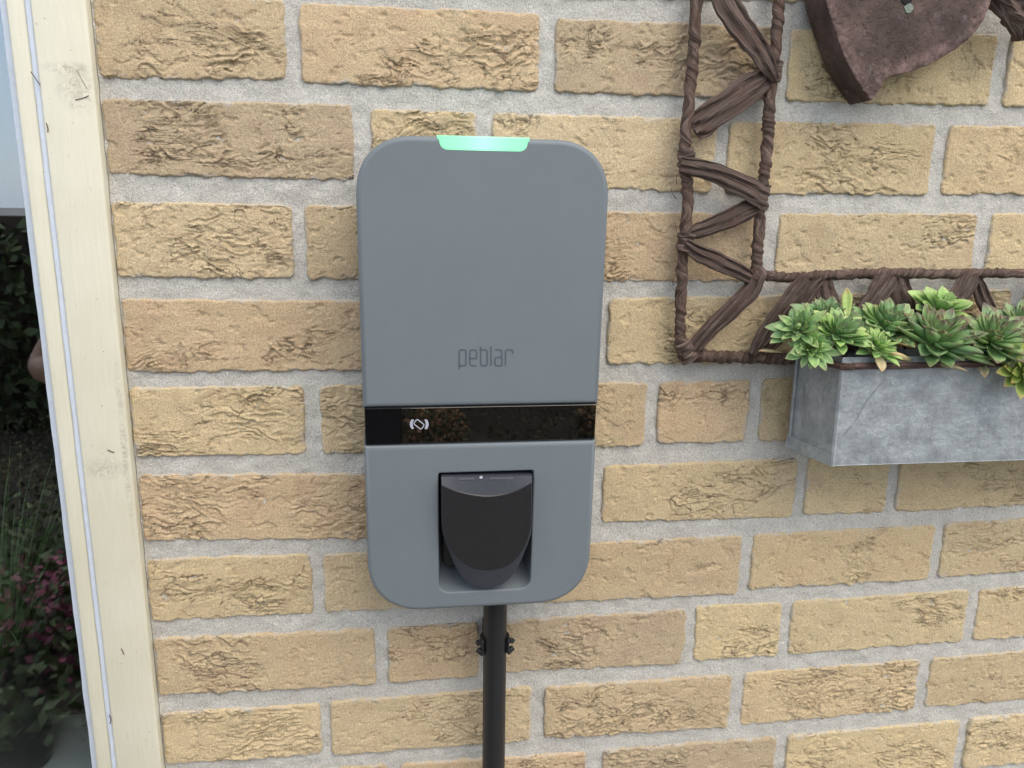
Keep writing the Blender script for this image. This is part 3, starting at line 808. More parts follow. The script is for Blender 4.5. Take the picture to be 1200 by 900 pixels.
# ------------------------------------------------------------------ bark-wound willow frame
wf = empty('willow_frame', tuple(at(805, 415, -.012)), 'dark bark wound trellis frame with crossing bark strips above the zinc trough', 'trellis')
def rod(name, pts, r, parent, turns, sd_, Y=None, n=None, mat=None):
    P = np.array([at(*p[:2], p[2] if len(p) > 2 else Y) for p in pts])
    Ln = np.linalg.norm(np.diff(P, axis=0), axis=1).sum()
    n = n or max(24, int(Ln/.0016)); path = catmull(P, n)
    T, B, N = frames(path, (0, -1, .02)); m = 30
    s = np.linspace(0, Ln, n); th = np.linspace(0, 2*PI, m+1)[:-1]
    TH, SS = np.meshgrid(th, s)
    tw = turns*SS/.1+1.3*fbm(SS*18, SS*0, 2, sd_)
    ph = tw-TH/(2*PI); fr = ph-np.floor(ph); saw = np.where(fr < .85, fr/.85, (1-fr)/.15)
    ph2 = tw*1.0-TH/(2*PI)+.45; 
    RR = r*(.86+.24*saw+.10*np.sin(2*PI*ph2*2)+.16*fbm(SS*45, TH*.0+np.floor(ph)*3.3, 3, sd_+3)+.07*fbm(SS*220, TH*1.3, 3, sd_+6))
    V = path[:, None, :]+RR[:, :, None]*(np.cos(TH)[:, :, None]*B[:, None, :]+np.sin(TH)[:, :, None]*N[:, None, :])
    UV = np.stack([ph*.25+0*SS, SS*12], -1).reshape(-1, 2)
    return loft(name, V, mat or M_rod, parent, sharp=70, uvs=UV)
def strap(name, pts, wd, th, parent, sd_, mat=None, twist=0.0, ridges=5):
    """a folded strip of bark: flattened section with lengthwise ridges; pts are (px, py, Y)"""
    P = np.array([at(*p) for p in pts]); Ln = np.linalg.norm(np.diff(P, axis=0), axis=1).sum()
    n = max(24, int(Ln/.0018)); path = catmull(P, n); T, B, N = frames(path, (0, -1, .03)); m = 44
    s = np.linspace(0, 1, n); W = np.interp(s, np.linspace(0, 1, len(wd)), wd); TK = th
    th_ = np.linspace(0, 2*PI, m+1)[:-1]; TH, SS = np.meshgrid(th_, s)
    c, sn = np.cos(TH), np.sin(TH)
    xx = np.sign(c)*np.abs(c)**.9*W[:, None]/2*(1+.16*fbm(SS*Ln*40, np.sign(c)*2.0, 3, sd_+2))
    lat = c
    fo = lat*1.25+1.0*fbm(SS*Ln*7, lat*0+1, 2, sd_)+sd_*.37; ff = fo-np.floor(fo)
    rid = 1.5*(np.where(ff < .88, ff/.88, (1-ff)/.12)-.5)+.45*fbm(lat*3.5+SS*1.8, SS*Ln*12, 4, sd_+8)+.10*np.sin(lat*9+4*fbm(SS*4, lat*0+2, 2, sd_+1))
    TK = th*.72; yy = sn*TK/2+np.sign(sn)*np.abs(sn)**.3*TK*.42*rid
    a = twist*(SS-.5)
    x2 = xx*np.cos(a)-yy*np.sin(a); y2 = xx*np.sin(a)+yy*np.cos(a)
    V = path[:, None, :]+x2[:, :, None]*B[:, None, :]+y2[:, :, None]*N[:, None, :]
    UV = np.stack([SS*Ln*3.0, lat*.5+.5+(sn < 0)*1.5], -1).reshape(-1, 2)
    return loft(name, V, mat or M_bark, parent, sharp=70, uvs=UV)
YB = -.014
rod('post', [(819, -60), (818, -20), (814, 40), (812, 70), (806, 130), (802, 185), (806, 225), (803, 270), (800, 300), (799, 335), (797, 380), (798, 408)], .0053, wf, 3.2, 11, YB)
rod('post', [(917, -60), (914, -20), (911, 30), (906, 80), (901, 130), (900, 165), (896, 200), (891, 240), (889, 275), (886, 320)], .0054, wf, 5.2, 23, YB)
rod('rail', [(882, 322), (905, 324), (930, 325), (960, 323), (1000, 321), (1050, 320), (1100, 321), (1160, 320), (1210, 320), (1290, 318), (1400, 316)], .0048, wf, 4.5, 37, YB-.002)
rod('rail', [(797, 414), (815, 417), (850, 418), (885, 419), (930, 420), (1000, 420), (1100, 420), (1290, 415), (1400, 408)], .0060, wf, 3.6, 41, YB)
def bind(name, x, y, r, ln, d, sd_):
    dx, dy = d; rod(name, [(x-dx*ln/2, y-dy*ln/2), (x, y), (x+dx*ln/2, y+dy*ln/2)], r, wf, 7, sd_, YB-.001, 26, M_bark)
rod('post', [(1394, -60), (1396, 100), (1398, 250), (1399, 408)], .0054, wf, 4.1, 29, YB)
bind('binding', 804, 186, .0076, 24, (.1, 1), 3); bind('binding', 803, 284, .0074, 22, (-.1, 1), 5)
bind('binding', 887, 325, .0074, 24, (.8, -.5), 7); bind('binding', 804, 411, .0084, 24, (.5, .8), 9)
bind('binding', 908, 84, .0064, 24, (-.1, 1), 13); bind('binding', 893, 232, .0064, 30, (-.1, 1), 15)
W_ = .00083                                    # metres a pixel of the survey covers here
sp = [
 ([(838, -24, YB-.008), (856, 12, YB-.008), (877, 42, YB-.009), (897, 70, YB-.008), (908, 94, YB-.006)], [26, 32, 30, 27, 10], .0075, 51, .25),
 ([(812, 151, YB-.001), (826, 141, YB-.003), (853, 122, YB-.004), (882, 102, YB-.004), (905, 88, YB-.001)], [32, 35, 36, 34, 22], .0080, 55, -.2),
 ([(798, 192, YB-.007), (815, 196, YB-.009), (845, 206, YB-.009), (875, 220, YB-.009), (898, 232, YB-.007)], [20, 22, 24, 30, 30], .0065, 59, .35),
 ([(806, 274, YB-.001), (820, 270, YB-.003), (850, 258, YB-.004), (875, 247, YB-.004), (893, 240, YB-.002)], [14, 20, 24, 26, 20], .0075, 63, .2),
 ([(803, 286, YB-.006), (820, 297, YB-.008), (845, 308, YB-.008), (866, 318, YB-.007), (884, 329, YB-.005)], [16, 22, 23, 20, 16], .0080, 67, .5),
 ([(888, 322, YB-.006), (878, 342, YB-.008), (860, 360, YB-.008), (838, 381, YB-.007), (822, 397, YB-.005), (812, 410, YB-.003)], [20, 25, 22, 24, 22, 20], .0085, 71, .7),
 ([(944, 326, YB-.008), (930, 345, YB-.010), (910, 372, YB-.010), (893, 396, YB-.009), (881, 415, YB-.008)], [20, 22, 22, 20, 10], .0085, 75, .4),
 ([(962, 327, YB-.003), (947, 346, YB-.006), (928, 372, YB-.006), (908, 398, YB-.005), (896, 416, YB-.003)], [16, 18, 20, 20, 14], .0075, 79, -.4),
 ([(962, 326, YB-.001), (968, 345, YB-.003), (975, 372, YB-.003), (984, 410, YB-.001)], [26, 28, 28, 24], .0060, 83, .2),
 ([(1043, 322, YB-.006), (1031, 340, YB-.008), (1014, 366, YB-.008), (996, 412, YB-.004)], [30, 32, 28, 20], .0070, 87, .3),
 ([(1052, 324, YB-.001), (1056, 345, YB-.003), (1062, 372, YB-.003), (1072, 410, YB-.001)], [30, 34, 32, 26], .0070, 91, -.2),
 ([(1138, 321, YB-.006), (1128, 340, YB-.008), (1112, 366, YB-.008), (1096, 410, YB-.004)], [26, 30, 26, 20], .0070, 95, .5),
 ([(1142, 322, YB-.002), (1150, 342, YB-.004), (1160, 368, YB-.004), (1172, 410, YB-.002)], [20, 22, 22, 20], .0070, 99, -.5),
 ([(1236, 321, YB-.006), (1222, 345, YB-.008), (1205, 380, YB-.008), (1190, 412, YB-.004)], [26, 28, 26, 20], .0070, 103, .3),
]
for pts, wd, th, sd_, tw in sp: strap('bark_strip', pts, [q*W_*.90 for q in wd], th, wf, sd_, twist=tw)

V, F = [], []
for k in range(70):                              # loose fibres standing off the wound bark
    pts = sp[random.randrange(len(sp))][0] if k % 3 else [(814, 40, YB), (802, 190, YB), (798, 330, YB), (798, 400, YB), (889, 275, YB), (905, 90, YB)]
    i = random.randrange(len(pts)-1); f = random.random(); q = [a*(1-f)+b*f for a, b in zip(pts[i], pts[i+1])]
    p0 = at(q[0]+random.uniform(-9, 9), q[1]+random.uniform(-9, 9), YB-.006); d = np.array([random.uniform(-1, 1), random.uniform(-.6, .1), random.uniform(-1, 1)]); d /= np.linalg.norm(d)
    L = random.uniform(.006, .018); b = np.cross(d, (0, 1, 0)); b /= np.linalg.norm(b); n_ = np.cross(b, d); o = len(V)
    for u in np.linspace(0, 1, 5):
        c = p0+d*L*u+n_*L*.25*u*u+b*L*.12*math.sin(u*4); r_ = .00042*(1-u*.7)
        V += [c+b*r_, c-b*r_*.5+n_*r_*.8, c-b*r_*.5-n_*r_*.8]
    for u in range(4):
        for m in range(3): F.append((o+3*u+m, o+3*u+(m+1) % 3, o+3*u+3+(m+1) % 3, o+3*u+3+m))
mk('fibres', V, F, M_hair, wf)['kind'] = 'stuff'

# ------------------------------------------------------------------ rusty ornament over the trough
YO = -.040
fr_px = [(966, -40), (967, -5), (973, 18), (981, 42), (990, 67), (1003, 92), (1014, 108), (1021, 117), (1026, 112), (1031, 104), (1036, 95), (1044, 90), (1058, 86), (1072, 82), (1090, 75), (1106, 66),
         (1122, 56), (1138, 43), (1150, 28), (1158, 12), (1163, -6), (1170, -40), (1160, -75), (1130, -105), (1090, -118), (1050, -112), (1010, -95), (980, -70)]
P = np.array([at(x, y, YO) for x, y in fr_px])[:, [0, 2]]
Pc = catmull(np.array([(*p, 0) for p in np.vstack([P, P[:1]])]), 181)[:-1, :2]
q = np.arange(len(Pc)); Pc = Pc+np.stack([fbm(q*.31, q*0, 3, 3), fbm(q*.31, q*0+5, 3, 8)], -1)*.0004
area = .5*np.sum(Pc[:, 0]*np.roll(Pc[:, 1], -1)-np.roll(Pc[:, 0], -1)*Pc[:, 1])
if area < 0: Pc = Pc[::-1]
orn = empty('rusty_ornament', tuple(at(1021, 117, -.02)), 'thick rust brown ornament with a hooked lower tip hung on the wall above the trough', 'wall ornament')
bm = bmesh.new()
lay = [(0.0, -.006), (0, YO+.0007), (.0003, YO+.0002), (.0010, YO), (.006, YO-.0001), (.014, YO-.0002)]
vr = [[bm.verts.new((a[0], Y, a[1])) for a in inset(Pc, d)] for d, Y in lay]; n = len(Pc)
for a, b in zip(vr[:-1], vr[1:]):
    for i in range(n): bm.faces.new((a[i], a[(i+1) % n], b[(i+1) % n], b[i]))
bm.faces.new(vr[0][::-1])
bmesh.ops.triangle_fill(bm, use_beauty=True, edges=[bm.edges.get((vr[-1][i], vr[-1][(i+1) % n])) for i in range(n)])
bmesh.ops.recalc_face_normals(bm, faces=bm.faces[:])
me = bpy.data.meshes.new('body'); bm.to_mesh(me)
at_ = me.attributes.new('rim', 'FLOAT', 'POINT'); vals = np.zeros(len(me.vertices), np.float32)
vals[n*2:n*5] = 1.0; at_.data.foreach_set('value', vals); bm.free()
me.polygons.foreach_set('use_smooth', [True]*len(me.polygons)); me.set_sharp_from_angle(angle=rad(50))
link('body', me, M_rust, orn)
M_patina = simple('pale_patina', (.20, .24, .20), .9, grain=300, gs=.3)
M_hole = simple('black_hole', (.006, .006, .006), .9)
c = at(1062, -1, YO); loft('eye', [[c+np.array((.0055*math.cos(a), -.0004, .0050*math.sin(a))) for a in A_] for A_ in [np.linspace(0, 2*PI, 15)[:-1]]]+[[c+np.array((.0045*math.cos(a), -.0010, .0042*math.sin(a))) for a in np.linspace(0, 2*PI, 15)[:-1]]], M_hole, orn)
c = at(1064, 10, YO); V = [c+np.array((random.uniform(.6, 1.1)*.0045*math.cos(a), -.0004, random.uniform(.6, 1.1)*.0042*math.sin(a))) for a in np.linspace(0, 2*PI, 12)[:-1]]
loft('patina_spot', [V, [v+np.array((0, -.0005, 0)) for v in V]], M_patina, orn)
bp = empty('bark_piece', tuple(at(1185, 30, -.03)), 'rough dark bark piece beside the rusty ornament in the upper right corner', 'bark piece')
strap('bark_body', [(1150, -26, -.020), (1170, -10, -.028), (1186, 2, -.034), (1200, 12, -.034), (1230, 10, -.03)], [.022, .028, .034, .040, .03], .022, bp, 131, twist=.8)
strap('bark_tip', [(1180, -12, -.030), (1188, 14, -.036), (1193, 34, -.036), (1193, 48, -.034)], [.020, .024, .016, .004], .012, bp, 137, twist=.5)

# ------------------------------------------------------------------ zinc trough
YK0, YK1 = -.0185, -.0815
tzb = 1.3445; tzt = at(986, 424.5, YK1)[2]
tx0 = at(975, 546, YK1)[0]; tx1 = tx0+.345
tr = empty('zinc_trough', (tx0+.17, -.05, tzb), 'weathered grey zinc trough with a rusty rolled rim hung on the trellis', 'planter')
t_ = .0012
def lerp(a, b, t): return a+(b-a)*t
# outer skin, slightly splayed towards the wall end, dented by a height field
def panel(name, A0, A1, B0, B1, nu, nv, nrm, sd_, parent=tr, amp=.0006, mat=None, th=.0012):
    A0, A1, B0, B1 = map(lambda q: np.array(q, float), (A0, A1, B0, B1)); nrm = np.array(nrm, float)
    V = []
    for k in range(2):
        for j in range(nv+1):
            for i in range(nu+1):
                u, v = i/nu, j/nv
                p = (A0*(1-u)+A1*u)*(1-v)+(B0*(1-u)+B1*u)*v
                e = min(1, min(u, 1-u)*8)*min(1, min(v, 1-v)*6)
                d = amp*e*float(fbm(p[0]*38+p[1]*38, p[2]*38, 3, sd_))
                V.append(p+nrm*(d-k*th))
    W = nu+1; o = W*(nv+1); F = []
    for j in range(nv):
        for i in range(nu):
            a = j*W+i; F.append((a, a+1, a+W+1, a+W)); F.append((o+a+W, o+a+W+1, o+a+1, o+a))
    per = [i for i in range(W)]+[j*W+nu for j in range(1, nv+1)]+[nv*W+i for i in range(nu-1, -1, -1)]+[j*W for j in range(nv-1, 0, -1)]
    for k in range(len(per)):
        a, b = per[k], per[(k+1) % len(per)]; F.append((b, a, o+a, o+b))
    me = mesh(name, V, F); fix_normals(me); me.polygons.foreach_set('use_smooth', [True]*len(me.polygons)); me.set_sharp_from_angle(angle=rad(40))
    return link(name, me, mat or M_zinc, parent)
bxl = at(922.5, 521, YK0)[0]                                 # back corner sits a little further out than the front one
panel('front_panel', (tx0, YK1, tzb), (tx1, YK1, tzb), (tx0-.001, YK1, tzt), (tx1, YK1, tzt), 60, 16, (0, -1, 0), 5, amp=.0011)
panel('end_panel', (bxl, YK0, tzb), (tx0-.0002, YK1+.0014, tzb), (bxl, YK0, tzt), (tx0-.0012, YK1+.0014, tzt), 14, 16, (-1, -.1, 0), 7)
panel('end_panel', (tx1+.0085, YK0, tzb), (tx1, YK1+.0014, tzb), (tx1+.0085, YK0, tzt), (tx1, YK1+.0014, tzt), 14, 16, (1, -.1, 0), 9)
panel('back_panel', (bxl, YK0+.0002, tzb), (tx1+.008, YK0+.0002, tzb), (bxl, YK0+.0002, tzt), (tx1+.008, YK0+.0002, tzt), 30, 10, (0, 1, 0), 11)
panel('base_panel', (bxl+.001, YK0, tzb+.0006), (tx1, YK0, tzb+.0006), (tx0+.001, YK1+.0016, tzb+.0006), (tx1, YK1+.0016, tzb+.0006), 20, 6, (0, 0, -1), 13)
# folded flange along the foot of the end panel and a seam at its back edge
panel('folded_flange', (bxl-.0030, YK0-.001, tzb+.0005), (tx0-.0014, YK1+.0010, tzb-.0002), (bxl-.0016, YK0-.001, tzb+.0135), (tx0-.0018, YK1+.0012, tzb+.0115), 12, 3, (-1, -.1, 0), 15, amp=.0003)
thread('scratch', [at(1038, 444, YK1-.0012), at(1016, 470, YK1-.0012), at(1005, 490, YK1-.0012), at(988, 512, YK1-.0012)], .00022, M_zdark, tr, 30)
thread('seam', [(bxl-.0012, YK0-.0062, tzb+.012), (bxl-.0010, YK0-.0062, tzb+.05), (bxl-.0010, YK0-.0062, tzt-.004)], .0011, M_zinc, tr, 20)
thread('seam', [(tx0+.0004, YK1+.0004, tzb), (tx0, YK1+.0002, tzb+.05), (tx0-.0006, YK1+.0003, tzt-.002)], .0020, M_zinc, tr, 20)
thread('seam', [(tx0-.0004, YK1-.0002, tzb+.0004), (tx0+.2, YK1-.0002, tzb+.0004), (tx1, YK1-.0002, tzb+.0004)], .0004, M_zinc, tr, 60)
def wire(name, pts, r, sd_):
    P = np.array(pts); Ln = np.linalg.norm(np.diff(P, axis=0), axis=1).sum(); n = int(Ln/.002)
    path = catmull(P, n); T, B, N = frames(path, (0, .05, 1)); m = 14
    TH, SS = np.meshgrid(np.linspace(0, 2*PI, m+1)[:-1], np.linspace(0, Ln, n))
    RR = r*(1+.16*fbm(SS*70, TH*.9, 3, sd_))
    V = path[:, None, :]+RR[:, :, None]*(np.cos(TH)[:, :, None]*B[:, None, :]+np.sin(TH)[:, :, None]*N[:, None, :])
    return loft(name, V, M_rustwire, tr, sharp=70, uvs=np.stack([SS*1.5, TH/6.28], -1).reshape(-1, 2))
wire('rolled_rim', [(bxl-.002, YK0-.002, tzt-.003), (tx0-.014, YK1*.5+YK0*.5, tzt-.0028), (tx0-.0075, YK1+.010, tzt-.003), (tx0+.001, YK1-.0016, tzt-.0038), (tx0+.02, YK1-.0026, tzt-.0034),
                    (tx0+.12, YK1-.0026, tzt-.003), (tx0+.25, YK1-.0026, tzt-.003), (tx1, YK1-.0026, tzt-.003)], .0031, 3)
panel('rim_lip', (tx0-.0015, YK1-.0006, tzt-.001), (tx1, YK1-.0006, tzt-.001), (tx0-.001, YK1+.0004, tzt+.0045), (tx1, YK1+.0004, tzt+.0045), 40, 2, (0, -1, .2), 19, amp=.0006)
panel('rim_lip', (bxl+.001, YK0, tzt-.001), (tx0-.0016, YK1, tzt-.001), (bxl+.0015, YK0, tzt+.004), (tx0-.0011, YK1+.001, tzt+.0045), 10, 2, (-1, 0, .2), 21, amp=.0004)
panel('soil', (bxl+.003, YK0-.003, tzt-.012), (tx1-.003, YK0-.003, tzt-.012), (tx0+.003, YK1+.003, tzt-.012), (tx1-.003, YK1+.003, tzt-.012), 50, 12, (0, 0, 1), 29, amp=.006, mat=M_soil, th=.004)

# ------------------------------------------------------------------ houseleeks in the trough
def leaf_mesh(name, wide, curl, cup, mat):
    nu, nv = 9, 4
    us = np.array([0, .14, .30, .44, .56, .68, .79, .88, .95, 1.0]); ws = np.array([.46, .62, .80, .94, 1.0, .95, .78, .52, .25, .02])*wide/2
    V, UV, F = [], [], []
    for side in (1, -1):
        for i, (u, hw) in enumerate(zip(us, ws)):
            for j in range(nv+1):
                v = -1+2*j/nv
                yv = hw*v
                th = (.085*(1-u*.75))*math.sqrt(max(0, 1-v*v))*(.35 if side > 0 else 1.0)*wide/.42
                z = curl*u*u+cup*v*v*hw*1.2+side*th
                V.append((u, yv, z)); UV.append((u, j/nv))
    W = nv+1; o = W*(nu+1)
    for i in range(nu):
        for j in range(nv):
            a = i*W+j; F.append((a, a+W, a+W+1, a+1)); F.append((o+a+1, o+a+W+1, o+a+W, o+a))
    for i in range(nu):
        a = i*W; F.append((a, o+a, o+a+W, a+W)); a = i*W+nv; F.append((a+W, o+a+W, o+a, a))
    F.append(tuple(range(W))+tuple(range(o+W-1, o-1, -1))[::1])
    me = mesh(name, V, F, False, UV)
    bm = bmesh.new(); bm.from_mesh(me); bmesh.ops.remove_doubles(bm, verts=bm.verts[:], dist=.0005); bmesh.ops.recalc_face_normals(bm, faces=bm.faces[:]); bm.to_mesh(me); bm.free()
    me.polygons.foreach_set('use_smooth', [True]*len(me.polygons)); me.materials.append(mat)
    return me
KIND = {
 'light': mat_leaf('light_green_leaf', (.22, .37, .16), (.28, .44, .20), (.28, .32, .17), (.40, .50, .28)),
 'fresh': mat_leaf('fresh_green_leaf', (.23, .40, .14), (.31, .49, .18), (.38, .48, .22), (.40, .52, .24)),
 'dark':  mat_leaf('dark_green_leaf', (.16, .285, .125), (.21, .35, .165), (.19, .20, .13), (.33, .46, .21)),
 'purple': mat_leaf('purple_tipped_leaf', (.22, .38, .15), (.25, .36, .18), (.18, .11, .10), (.34, .47, .22)),
 'yellow': mat_leaf('yellow_green_leaf', (.30, .42, .11), (.38, .46, .13), (.42, .30, .11), (.40, .46, .16)),
 'dry': mat_leaf('dry_leaf', (.46, .40, .26), (.52, .42, .28), (.45, .30, .18), (.40, .34, .2)),
}
LEAVES = {k: [leaf_mesh('leaf', wd, cu, cp, m) for wd, cu, cp in ((.29, .12, .6), (.33, .20, .65), (.26, .06, .55))] for k, m in KIND.items()}
GRP = 'houseleek rosettes planted in the zinc trough'
def rosette(loc, R, axis, n, kind, label, centre=None, wide=1.0, open_=1.0, nm='houseleek'):
    loc = np.asarray(loc, float); o = empty(nm, tuple(loc), label, 'succulent', GRP)
    Zq = Vector(axis).normalized().to_track_quat('Z', 'Y').to_matrix().to_4x4()
    rnd = random.Random(hash(label) % 100000 if False else sum(map(ord, label)))
    spin = rnd.random()*6.28
    for i in range(n):
        f = ((i+.7)/n); az = i*2.39996+spin+rnd.uniform(-.22, .22)
        L = R*(.36+.64*f**.65)*rnd.uniform(.78, 1.14)
        el = rad(84)-rad(88)*open_*f**.75+rad(rnd.uniform(-14, 12))
        k = kind
        if centre and f < .50: k = centre
        if f > .9 and rnd.random() < .10: k = 'dry'
        me = LEAVES[k][rnd.randrange(3)]
        c = bpy.data.objects.new('leaf', me); COL.objects.link(c); c.parent = o
        s = L
        wsc = (.90+.40*(1-abs(f-.6)))*wide*(1.0 if f > .3 else .95)
        c.matrix_parent_inverse = Matrix.Identity(4)
        c.matrix_basis = Zq @ Matrix.Rotation(az, 4, 'Z') @ Matrix.Translation((R*.10*f, 0, R*.16*(1-f))) @ Matrix.Rotation(-el, 4, 'Y') @ Matrix.Rotation(rad(rnd.uniform(-10, 10)), 4, 'X') @ Matrix.Diagonal((s, s*wsc, s, 1))
    return o
S_ = .00073
def ros(px, py, Y, rpx, axis, n, kind, label, **kw): return rosette(at(px, py, Y), rpx*S_, axis, n, kind, label, **kw)
ros(938, 388, -.070, 36, (-.5, -.5, .6), 46, 'light', 'light green houseleek farthest left in the trough', centre='light')
ros(950, 408, -.080, 33, (-.3, -.75, .25), 40, 'light', 'light green houseleek drooping over the left front corner of the trough', centre='fresh')
ros(980, 394, -.076, 40, (0, -.6, .75), 58, 'fresh', 'fresh green houseleek on the front rim beside the drooping one', centre='dark')
ros(1006, 398, -.066, 30, (.1, -.5, .8), 34, 'light', 'small grey green houseleek tucked behind the pale low one', centre='light')
ros(1026, 410, -.076, 34, (.15, -.55, .8), 40, 'fresh', 'small pale green houseleek low on the rim between two larger rosettes')
ros(1092, 405, -.068, 64, (.02, -.42, .9), 80, 'dark', 'large dark green houseleek with purple tips in the middle of the trough', centre='purple')
ros(1100, 366, -.040, 46, (.05, -.45, .9), 36, 'fresh', 'bright green wide leaved houseleek standing highest at the back', wide=1.45)
ros(1160, 402, -.070, 56, (0, -.55, .8), 66, 'purple', 'green houseleek with a dark purple heart at the right of the trough', centre='purple')
ros(1198, 434, -.094, 42, (-.1, -.8, .25), 46, 'yellow', 'yellow green houseleek hanging over the front rim at the right edge', wide=1.15)
ros(1036, 386, -.052, 48, (.05, -.5, .85), 74, 'light', 'grey green houseleek with fine dark tips in the back row left of the highest one', centre='dark')
ros(966, 380, -.046, 44, (-.25, -.45, .9), 70, 'dark', 'dark tipped houseleek in the back row at the left end', centre='dark')
ros(1194, 386, -.050, 46, (0, -.45, .9), 64, 'dark', 'purple tipped houseleek in the back row at the right edge', centre='purple')
ros(1240, 404, -.066, 52, (.05, -.4, .9), 60, 'purple', 'purple hearted houseleek near the far right end of the trough', centre='purple')
ros(1330, 398, -.060, 50, (.2, -.4, .9), 58, 'light', 'light green houseleek against the right end panel of the trough')
ros(1288, 400, -.060, 50, (.2, -.4, .9), 60, 'fresh', 'plain green houseleek next to the last one at the far right of the trough')
for k, (px, py, Y, L, az, el, kind) in enumerate(((992, 372, -.066, 40, 1.2, 55, 'yellow'), (1068, 424, -.078, 46, 3.4, 8, 'dry'), (1092, 425, -.081, 40, 5.6, -12, 'dry'), (1108, 424, -.078, 60, .1, 5, 'fresh'), (1058, 424, -.078, 56, 3.2, 4, 'fresh'),
                                                  (916, 412, -.060, 34, 3.3, 0, 'dry'), (1150, 424, -.080, 36, 4.2, -30, 'dry'), (1176, 424, -.080, 34, 4.6, -40, 'dry'))):
    c = bpy.data.objects.new('fallen_leaf', LEAVES[kind][k % 3]); COL.objects.link(c); p = at(px, py, Y)
    L *= S_; c.matrix_world = Matrix.Translation(p) @ Matrix.Rotation(az, 4, 'Z') @ Matrix.Rotation(-rad(el), 4, 'Y') @ Matrix.Diagonal((L, L*1.1, L, 1))
    c.parent = tr; c.matrix_parent_inverse = Matrix.Translation(-Vector(tr.location))
    c['label'] = {'yellow': 'yellowing leaf', 'dry': 'dry straw coloured leaf', 'fresh': 'pale green leaf lying on the rim'}[kind]

# ------------------------------------------------------------------ the garden behind the viewer (mirrored in the glass and the display)
M_pave = simple('grey_paving', (.24, .23, .21), .9, grain=6, gs=.25)
M_bed = simple('bed_earth', (.035, .028, .02), .95, grain=4, gs=.5)
g = box('ground', -300, 300, -600, 300, -.5, 0, M_pave); tag(g, kind='structure')
g = box('garden_bed', -12, 12, -9, -2.9, -.2, .02, M_bed); tag(g, kind='structure')
M_hedge = simple('hedge_green', (.060, .080, .028), .6, grain=8, gs=.5)
M_rustflower = simple('orange_brown_flower', (.46, .27, .14), .7, grain=30, gs=.5)
M_heather = simple('heather_pink', (.25, .06, .11), .7, grain=20, gs=.5)
def clump(name, n, fn, size, mat, parent):
    c = fn(n); d = rng.normal(size=(n, 3)); d /= np.linalg.norm(d, axis=1)[:, None]
    u = np.cross(d, rng.normal(size=(n, 3))); u /= np.linalg.norm(u, axis=1)[:, None]; v = np.cross(d, u)
    s = size*rng.uniform(.6, 1.4, (n, 1)); V = np.stack([c-u*s-v*s*.5, c+u*s*.3-v*s*.6, c+u*s+v*s*.2, c-u*s*.2+v*s*.6], 1).reshape(-1, 3)
    F = np.arange(4*n).reshape(-1, 4)
    o = mk(name, V, F, mat, parent); o['kind'] = 'stuff'; return o
M_stem = simple('woody_stem', (.07, .05, .035), .9, grain=40)
hd = empty('garden_hedge', (0, -5, 0), 'dark green clipped hedge along the far side of the garden', 'hedge')
def hedge_pts(n):
    x = rng.uniform(-9, 9, n); z = rng.uniform(0, 1.50, n)**1; y = -4.75-.7*rng.random(n)**1.5+.12*fbm(x*1.3, z*1.3, 3, 4)
    return np.stack([x, y, z-.10*rng.random(n)], -1)
clump('foliage', 30000, hedge_pts, .045, M_hedge, hd)
box('woody_core', -9, 9, -5.5, -5.0, 0, 1.5, M_stem, hd)
def shrub(x, y, z, r, mat, n, label, size=.03):
    o = empty('flowering_shrub', (x, y, 0), label, 'shrub')
    def f(n):
        d = rng.normal(size=(n, 3)); d /= np.linalg.norm(d, axis=1)[:, None]
        return np.array((x, y, z))+d*r*rng.uniform(.55, 1.05, (n, 1))
    clump('flowers', n, f, size, mat, o); clump('foliage', n, f, size, M_hedge, o)
    A = np.linspace(0, 2*PI, 9)[:-1]
    loft('stem', [[(x+q*math.cos(a), y+q*math.sin(a), h) for a in A] for q, h in ((.03, 0), (.015, max(z, .1)))], M_stem, o)
    return o
def mirrored(px, py, Y, plane): p = at(px, py, 2*plane-Y); return p[0], p[2]
def in_display(px, py, Y):
    """where the sight line over pixel (px, py) ends at depth Y after the tilted display has thrown it back"""
    h = Vector(atf(px, py, .0012)); d = (h-Vector((CX, CY, CZ))).normalized(); n = Vector((0, -1, -.018/(zT-zB))).normalized()
    r = d-2*d.dot(n)*n; q = h+r*((Y-h.y)/r.y); return q.x, q.z
gc = rng.uniform
M_brown = simple('dry_brown_green', (.085, .070, .030), .8, grain=12, gs=.5)
def cover_pts(n):
    x = gc(-5, 6, n); y = gc(-4.8, -2.6, n); return np.stack([x, y, .03+.30*(.5+fbm(x*2, y*2, 3, 7))*rng.random(n)], -1)
cov = clump('ground_cover', 30000, cover_pts, .013, M_brown, None)
for Yb, px_, py_, rr2, nn, lb in ((-3.3, 512, 506, .17, 500, 'low rounded shrub with brown orange flowers before the hedge'), (-3.5, 693, 493, .09, 220, 'very small shrub with brown orange flowers near the hedge')):
    x, z = in_display(px_, py_, Yb); shrub(x, Yb, max(z, .10), rr2, M_rustflower, nn*3, lb, .013)
g = box('garden_bed', -12, -.75, -2.895, -1.25, -.2, .018, M_bed); tag(g, kind='structure')
def cover2(n):
    x = gc(-5, -.8, n); y = gc(-2.9, -1.3, n); return np.stack([x, y, .03+.22*(.5+fbm(x*2, y*2, 3, 17))*rng.random(n)], -1)
clump('ground_cover', 9000, cover2, .022, M_hedge, None)
x, z = mirrored(60, 770, -1.9, .02); shrub(x, -1.9, max(z, .12), .26, M_heather, 700, 'pink purple heather mound nearest the house wall', .018)

